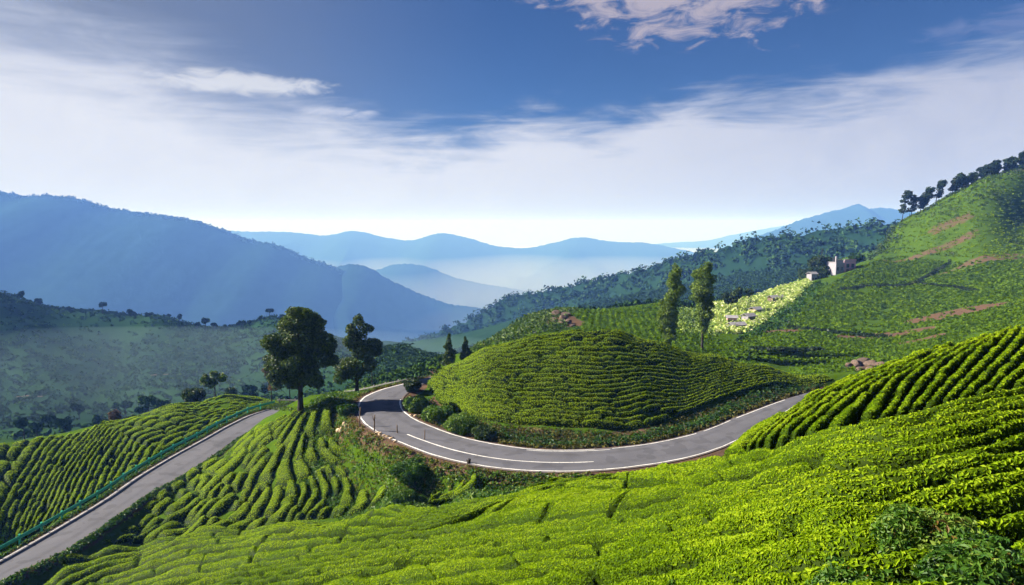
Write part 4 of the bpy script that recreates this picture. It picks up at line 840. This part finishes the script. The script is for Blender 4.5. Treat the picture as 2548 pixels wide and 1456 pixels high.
def rock(p, s, mat, label, group):
    bm = bmesh.new(); bmesh.ops.create_icosphere(bm, subdivisions=2, radius=1.0); g = np.random.default_rng(int(abs(p[0] * 977 + p[1] * 313)) % 100000)
    a = g.normal(size=(7, 3)); a /= np.linalg.norm(a, axis=1)[:, None]; c = g.uniform(.55, .85, 7)
    for v in bm.verts:
        for k in range(7):
            d = v.co.dot(Vector(a[k])) - c[k]
            if d > 0: v.co -= Vector(a[k]) * d
        v.co = Vector((v.co.x * s[0], v.co.y * s[1], v.co.z * s[2]))
    me = bpy.data.meshes.new('rock'); bm.to_mesh(me); bm.free(); me.materials.append(mat); o = bpy.data.objects.new('rock', me); COL.objects.link(o)
    o.location = (p[0], p[1], p[2] + s[2] * .45); o.rotation_euler = (0, 0, g.uniform(0, 6)); o['label'] = label; o['category'] = 'rock'; o['group'] = group; return o
for (u, v, s) in ((843,1069,.42),(850,1077,.5),(858,1071,.34),(862,1080,.28)): rock(at(u, v, 58, 84), (s, s * .8, s * .8), M['stone_pale'], 'sunlit ochre rock in the cutting right of the knoll', 'ochre rocks by the knoll')
for (u, v, s) in ((938,1140,.3),(947,1144,.38),(957,1147,.26),(966,1145,.34),(975,1143,.3),(984,1141,.24),(944,1133,.22)): rock(at(u, v, 55, 74), (s, s * .7, s * .6), M['stone_pale'], 'pale rubble stone in the line under the brown bank', 'rubble below the bend')
for (u, v, s) in ((1022,1033,.22),(1034,1036,.3),(1044,1034,.25)): rock(at(u, v, 60, 82), (s, s * .7, s * .6), M['stone_pale'], 'pale stone at the inner edge of the bend under the shrubs', 'stones inside the bend')
for (u, v, s) in ((2112,905,.9),(2130,903,1.3),(2150,900,1.5),(2170,902,1.3),(2190,901,1.0),(2142,912,.9),(2165,911,.8)): rock(at(u, v, 84, 112), (s, s * .8, s * .55), M['rock'], 'pinkish boulder in the cut behind the ribbed spur', 'pink boulders')
for (u, v, s) in ((1385,785,1.6),(1400,795,1.2),(1408,786,1.3),(1415,803,1.1),(1395,808,1.0),(1425,812,.8),(1378,797,1.0)): rock(at(u, v, 104, 160), (s, s * .8, s * .6), M['rock'], 'weathered boulder on the rise behind the crest of the round hill', 'boulders behind the round hill')
p = at(1166, 1166, 50, 62); m = MB(); m.tube([(0, 0, -.3), (.02, 0, .2), (.1, 0, .45)], [.22, .16, .12], 9); m.tube([(.02, 0, .18), (-.2, 0, .36)], [.07, .04], 6); o = m.build('tree_stump', M['trunk'], None, True, label='black forked stump above the small tea patch at the road edge', category='stump'); o.location = p
# ------------------------------------------------------------------ houses on the slope
def boxpart(name, c, size, mat, parent, rz=0.0, taper=1.0): m = MB(); m.box(c, size, rz, taper=taper); return m.build(name, mat, parent)
ph = px(2088, 684, 262); ph[2] = gz(ph[0], ph[1]) - .4
hs = empty('house', ph, R(10), label='pink and white house high on the tea slope below dark trees', category='house')
boxpart('wall', (-1.9, 0, 2.3), (3.6, 6.0, 4.8), M['white_wall'], hs); w2 = boxpart('wall', (2.35, .2, 2.6), (4.9, 6.4, 5.4), M['pink_wall'], hs); w2['label'] = 'pink right-hand wing'
boxpart('roof', (-1.9, 0, 4.82), (4.0, 6.4, .22), M['roof'], hs); boxpart('roof', (2.35, .2, 5.42), (5.3, 6.8, .22), M['roof'], hs)
boxpart('wall', (-3.5, -2.6, 6.1), (.5, .6, 2.4), M['white_wall'], hs); boxpart('wall', (-1.9, -2.8, 5.4), (2.8, .2, .9), M['white_wall'], hs)
for (x, y, z, w, h) in ((-3.0, -3.0, 2.4, .8, 1.3), (-1.1, -3.0, 2.4, .8, 1.3), (1.3, -3.0, 3.6, 1.2, 1.4), (3.5, -3.0, 3.6, 1.2, 1.4), (3.5, -3.0, 1.4, 1.2, 1.3)):
    f = boxpart('window', (x, y - .03, z), (w + .2, .1, h + .2), M['white_wall'], hs); boxpart('pane', (x, y - .09, z), (w, .06, h), M['glass'], f)
m = MB(); m.tube([(-1.6, 1.2, 4.9), (-1.6, 1.2, 6.2)], [.6, .6], 12); m.tube([(-1.6, 1.2, 6.2), (-1.6, 1.2, 6.45)], [.6, .25], 12); m.build('water_tank', M['glass'], hs)
boxpart('awning', (1.9, -3.6, 2.75), (4.4, 1.2, .1), M['roof'], hs); boxpart('parapet', (2.35, -3.1, 5.8), (5.0, .15, .6), M['pink_wall'], hs)
dr = boxpart('door', (1.3, -3.05, 1.2), (1.1, .1, 2.1), M['wood'], hs); boxpart('handle', (1.7, -3.13, 1.2), (.12, .06, .12), M['grey_steel'], dr)
def hut(u, v, d, w, dp, h, rz, wall, label, group='huts around the garden'):
    w, dp, h = w * .85, dp * .85, h * .9; p = px(u, v, d); p[2] = gz(p[0], p[1]) - .2; t = empty('hut', p, R(rz), label=label, category='hut', group=group)
    boxpart('wall', (0, 0, h / 2), (w, dp, h), wall, t); m = MB()
    e = .35; V = np.array([(-w / 2 - e, -dp / 2 - e, h), (w / 2 + e, -dp / 2 - e, h), (w / 2 + e, 0, h + .32 * dp), (-w / 2 - e, 0, h + .32 * dp), (-w / 2 - e, dp / 2 + e, h), (w / 2 + e, dp / 2 + e, h)]); V = np.r_[V, V + np.array((0, 0, .1))]
    m.add(V, [(0, 1, 2, 3), (3, 2, 5, 4), (6, 9, 8, 7), (9, 10, 11, 8), (0, 6, 7, 1), (4, 5, 11, 10), (0, 3, 9, 6), (3, 4, 10, 9), (1, 7, 8, 2), (2, 8, 11, 5)]); m.build('roof', M['roof'], t)
    boxpart('door', (-w * .2, -dp / 2 - .03, .95), (.9, .08, 1.9), M['wood'], t)
    f = boxpart('window', (w * .25, -dp / 2 - .03, 1.4), (1.0, .08, .9), M['glass'], t); return t
hut(2020, 700, 258, 3.4, 3.0, 3.6, 20, M['white_wall'], 'small white hut left of the pink house under dark trees')
hut(1862, 808, 176, 3.4, 2.6, 2.3, 30, M['white_wall'], 'white-walled hut at the right edge of the garden', )
hut(1820, 812, 172, 2.8, 2.2, 2.6, -10, M['pink_wall'], 'pale pink hut in the lower half of the garden')
hut(1832, 838, 160, 4.2, 2.4, 1.8, 15, M['white_wall'], 'low hut with a long grey roof at the foot of the garden')
hut(1930, 765, 215, 6.0, 2.6, 1.8, 25, M['wood'], 'long low shed with a grey roof beside the upper garden')
hut(1880, 786, 195, 3.4, 2.6, 2.2, 30, M['stone_pale'], 'ochre hut with a flat front in the middle of the garden')
# pale tracks seen far off
def track(pts, y0, y1, w, label=None):
    c = resample(np.array([hit(u, v, y0, y1) for u, v in pts]), 60); T = norm(np.gradient(c, axis=0)); Nn = np.stack([T[:, 1], -T[:, 0], 0 * T[:, 0]], -1)
    V = np.stack([c - Nn * w / 2, c + Nn * w / 2], 1); V[..., 2] = ground_z(V[..., 0], V[..., 1]) + .35; return mesh('track', V, gridfaces(60, 2), M['rock'], None, False, None, kind='structure')
track([(2480,431),(2520,428),(2600,420)], 200, 330, 1.6)
track([(40,988),(70,986),(105,988)], 180, 420, 1.3); track([(375,935),(425,932)], 180, 420, .9)
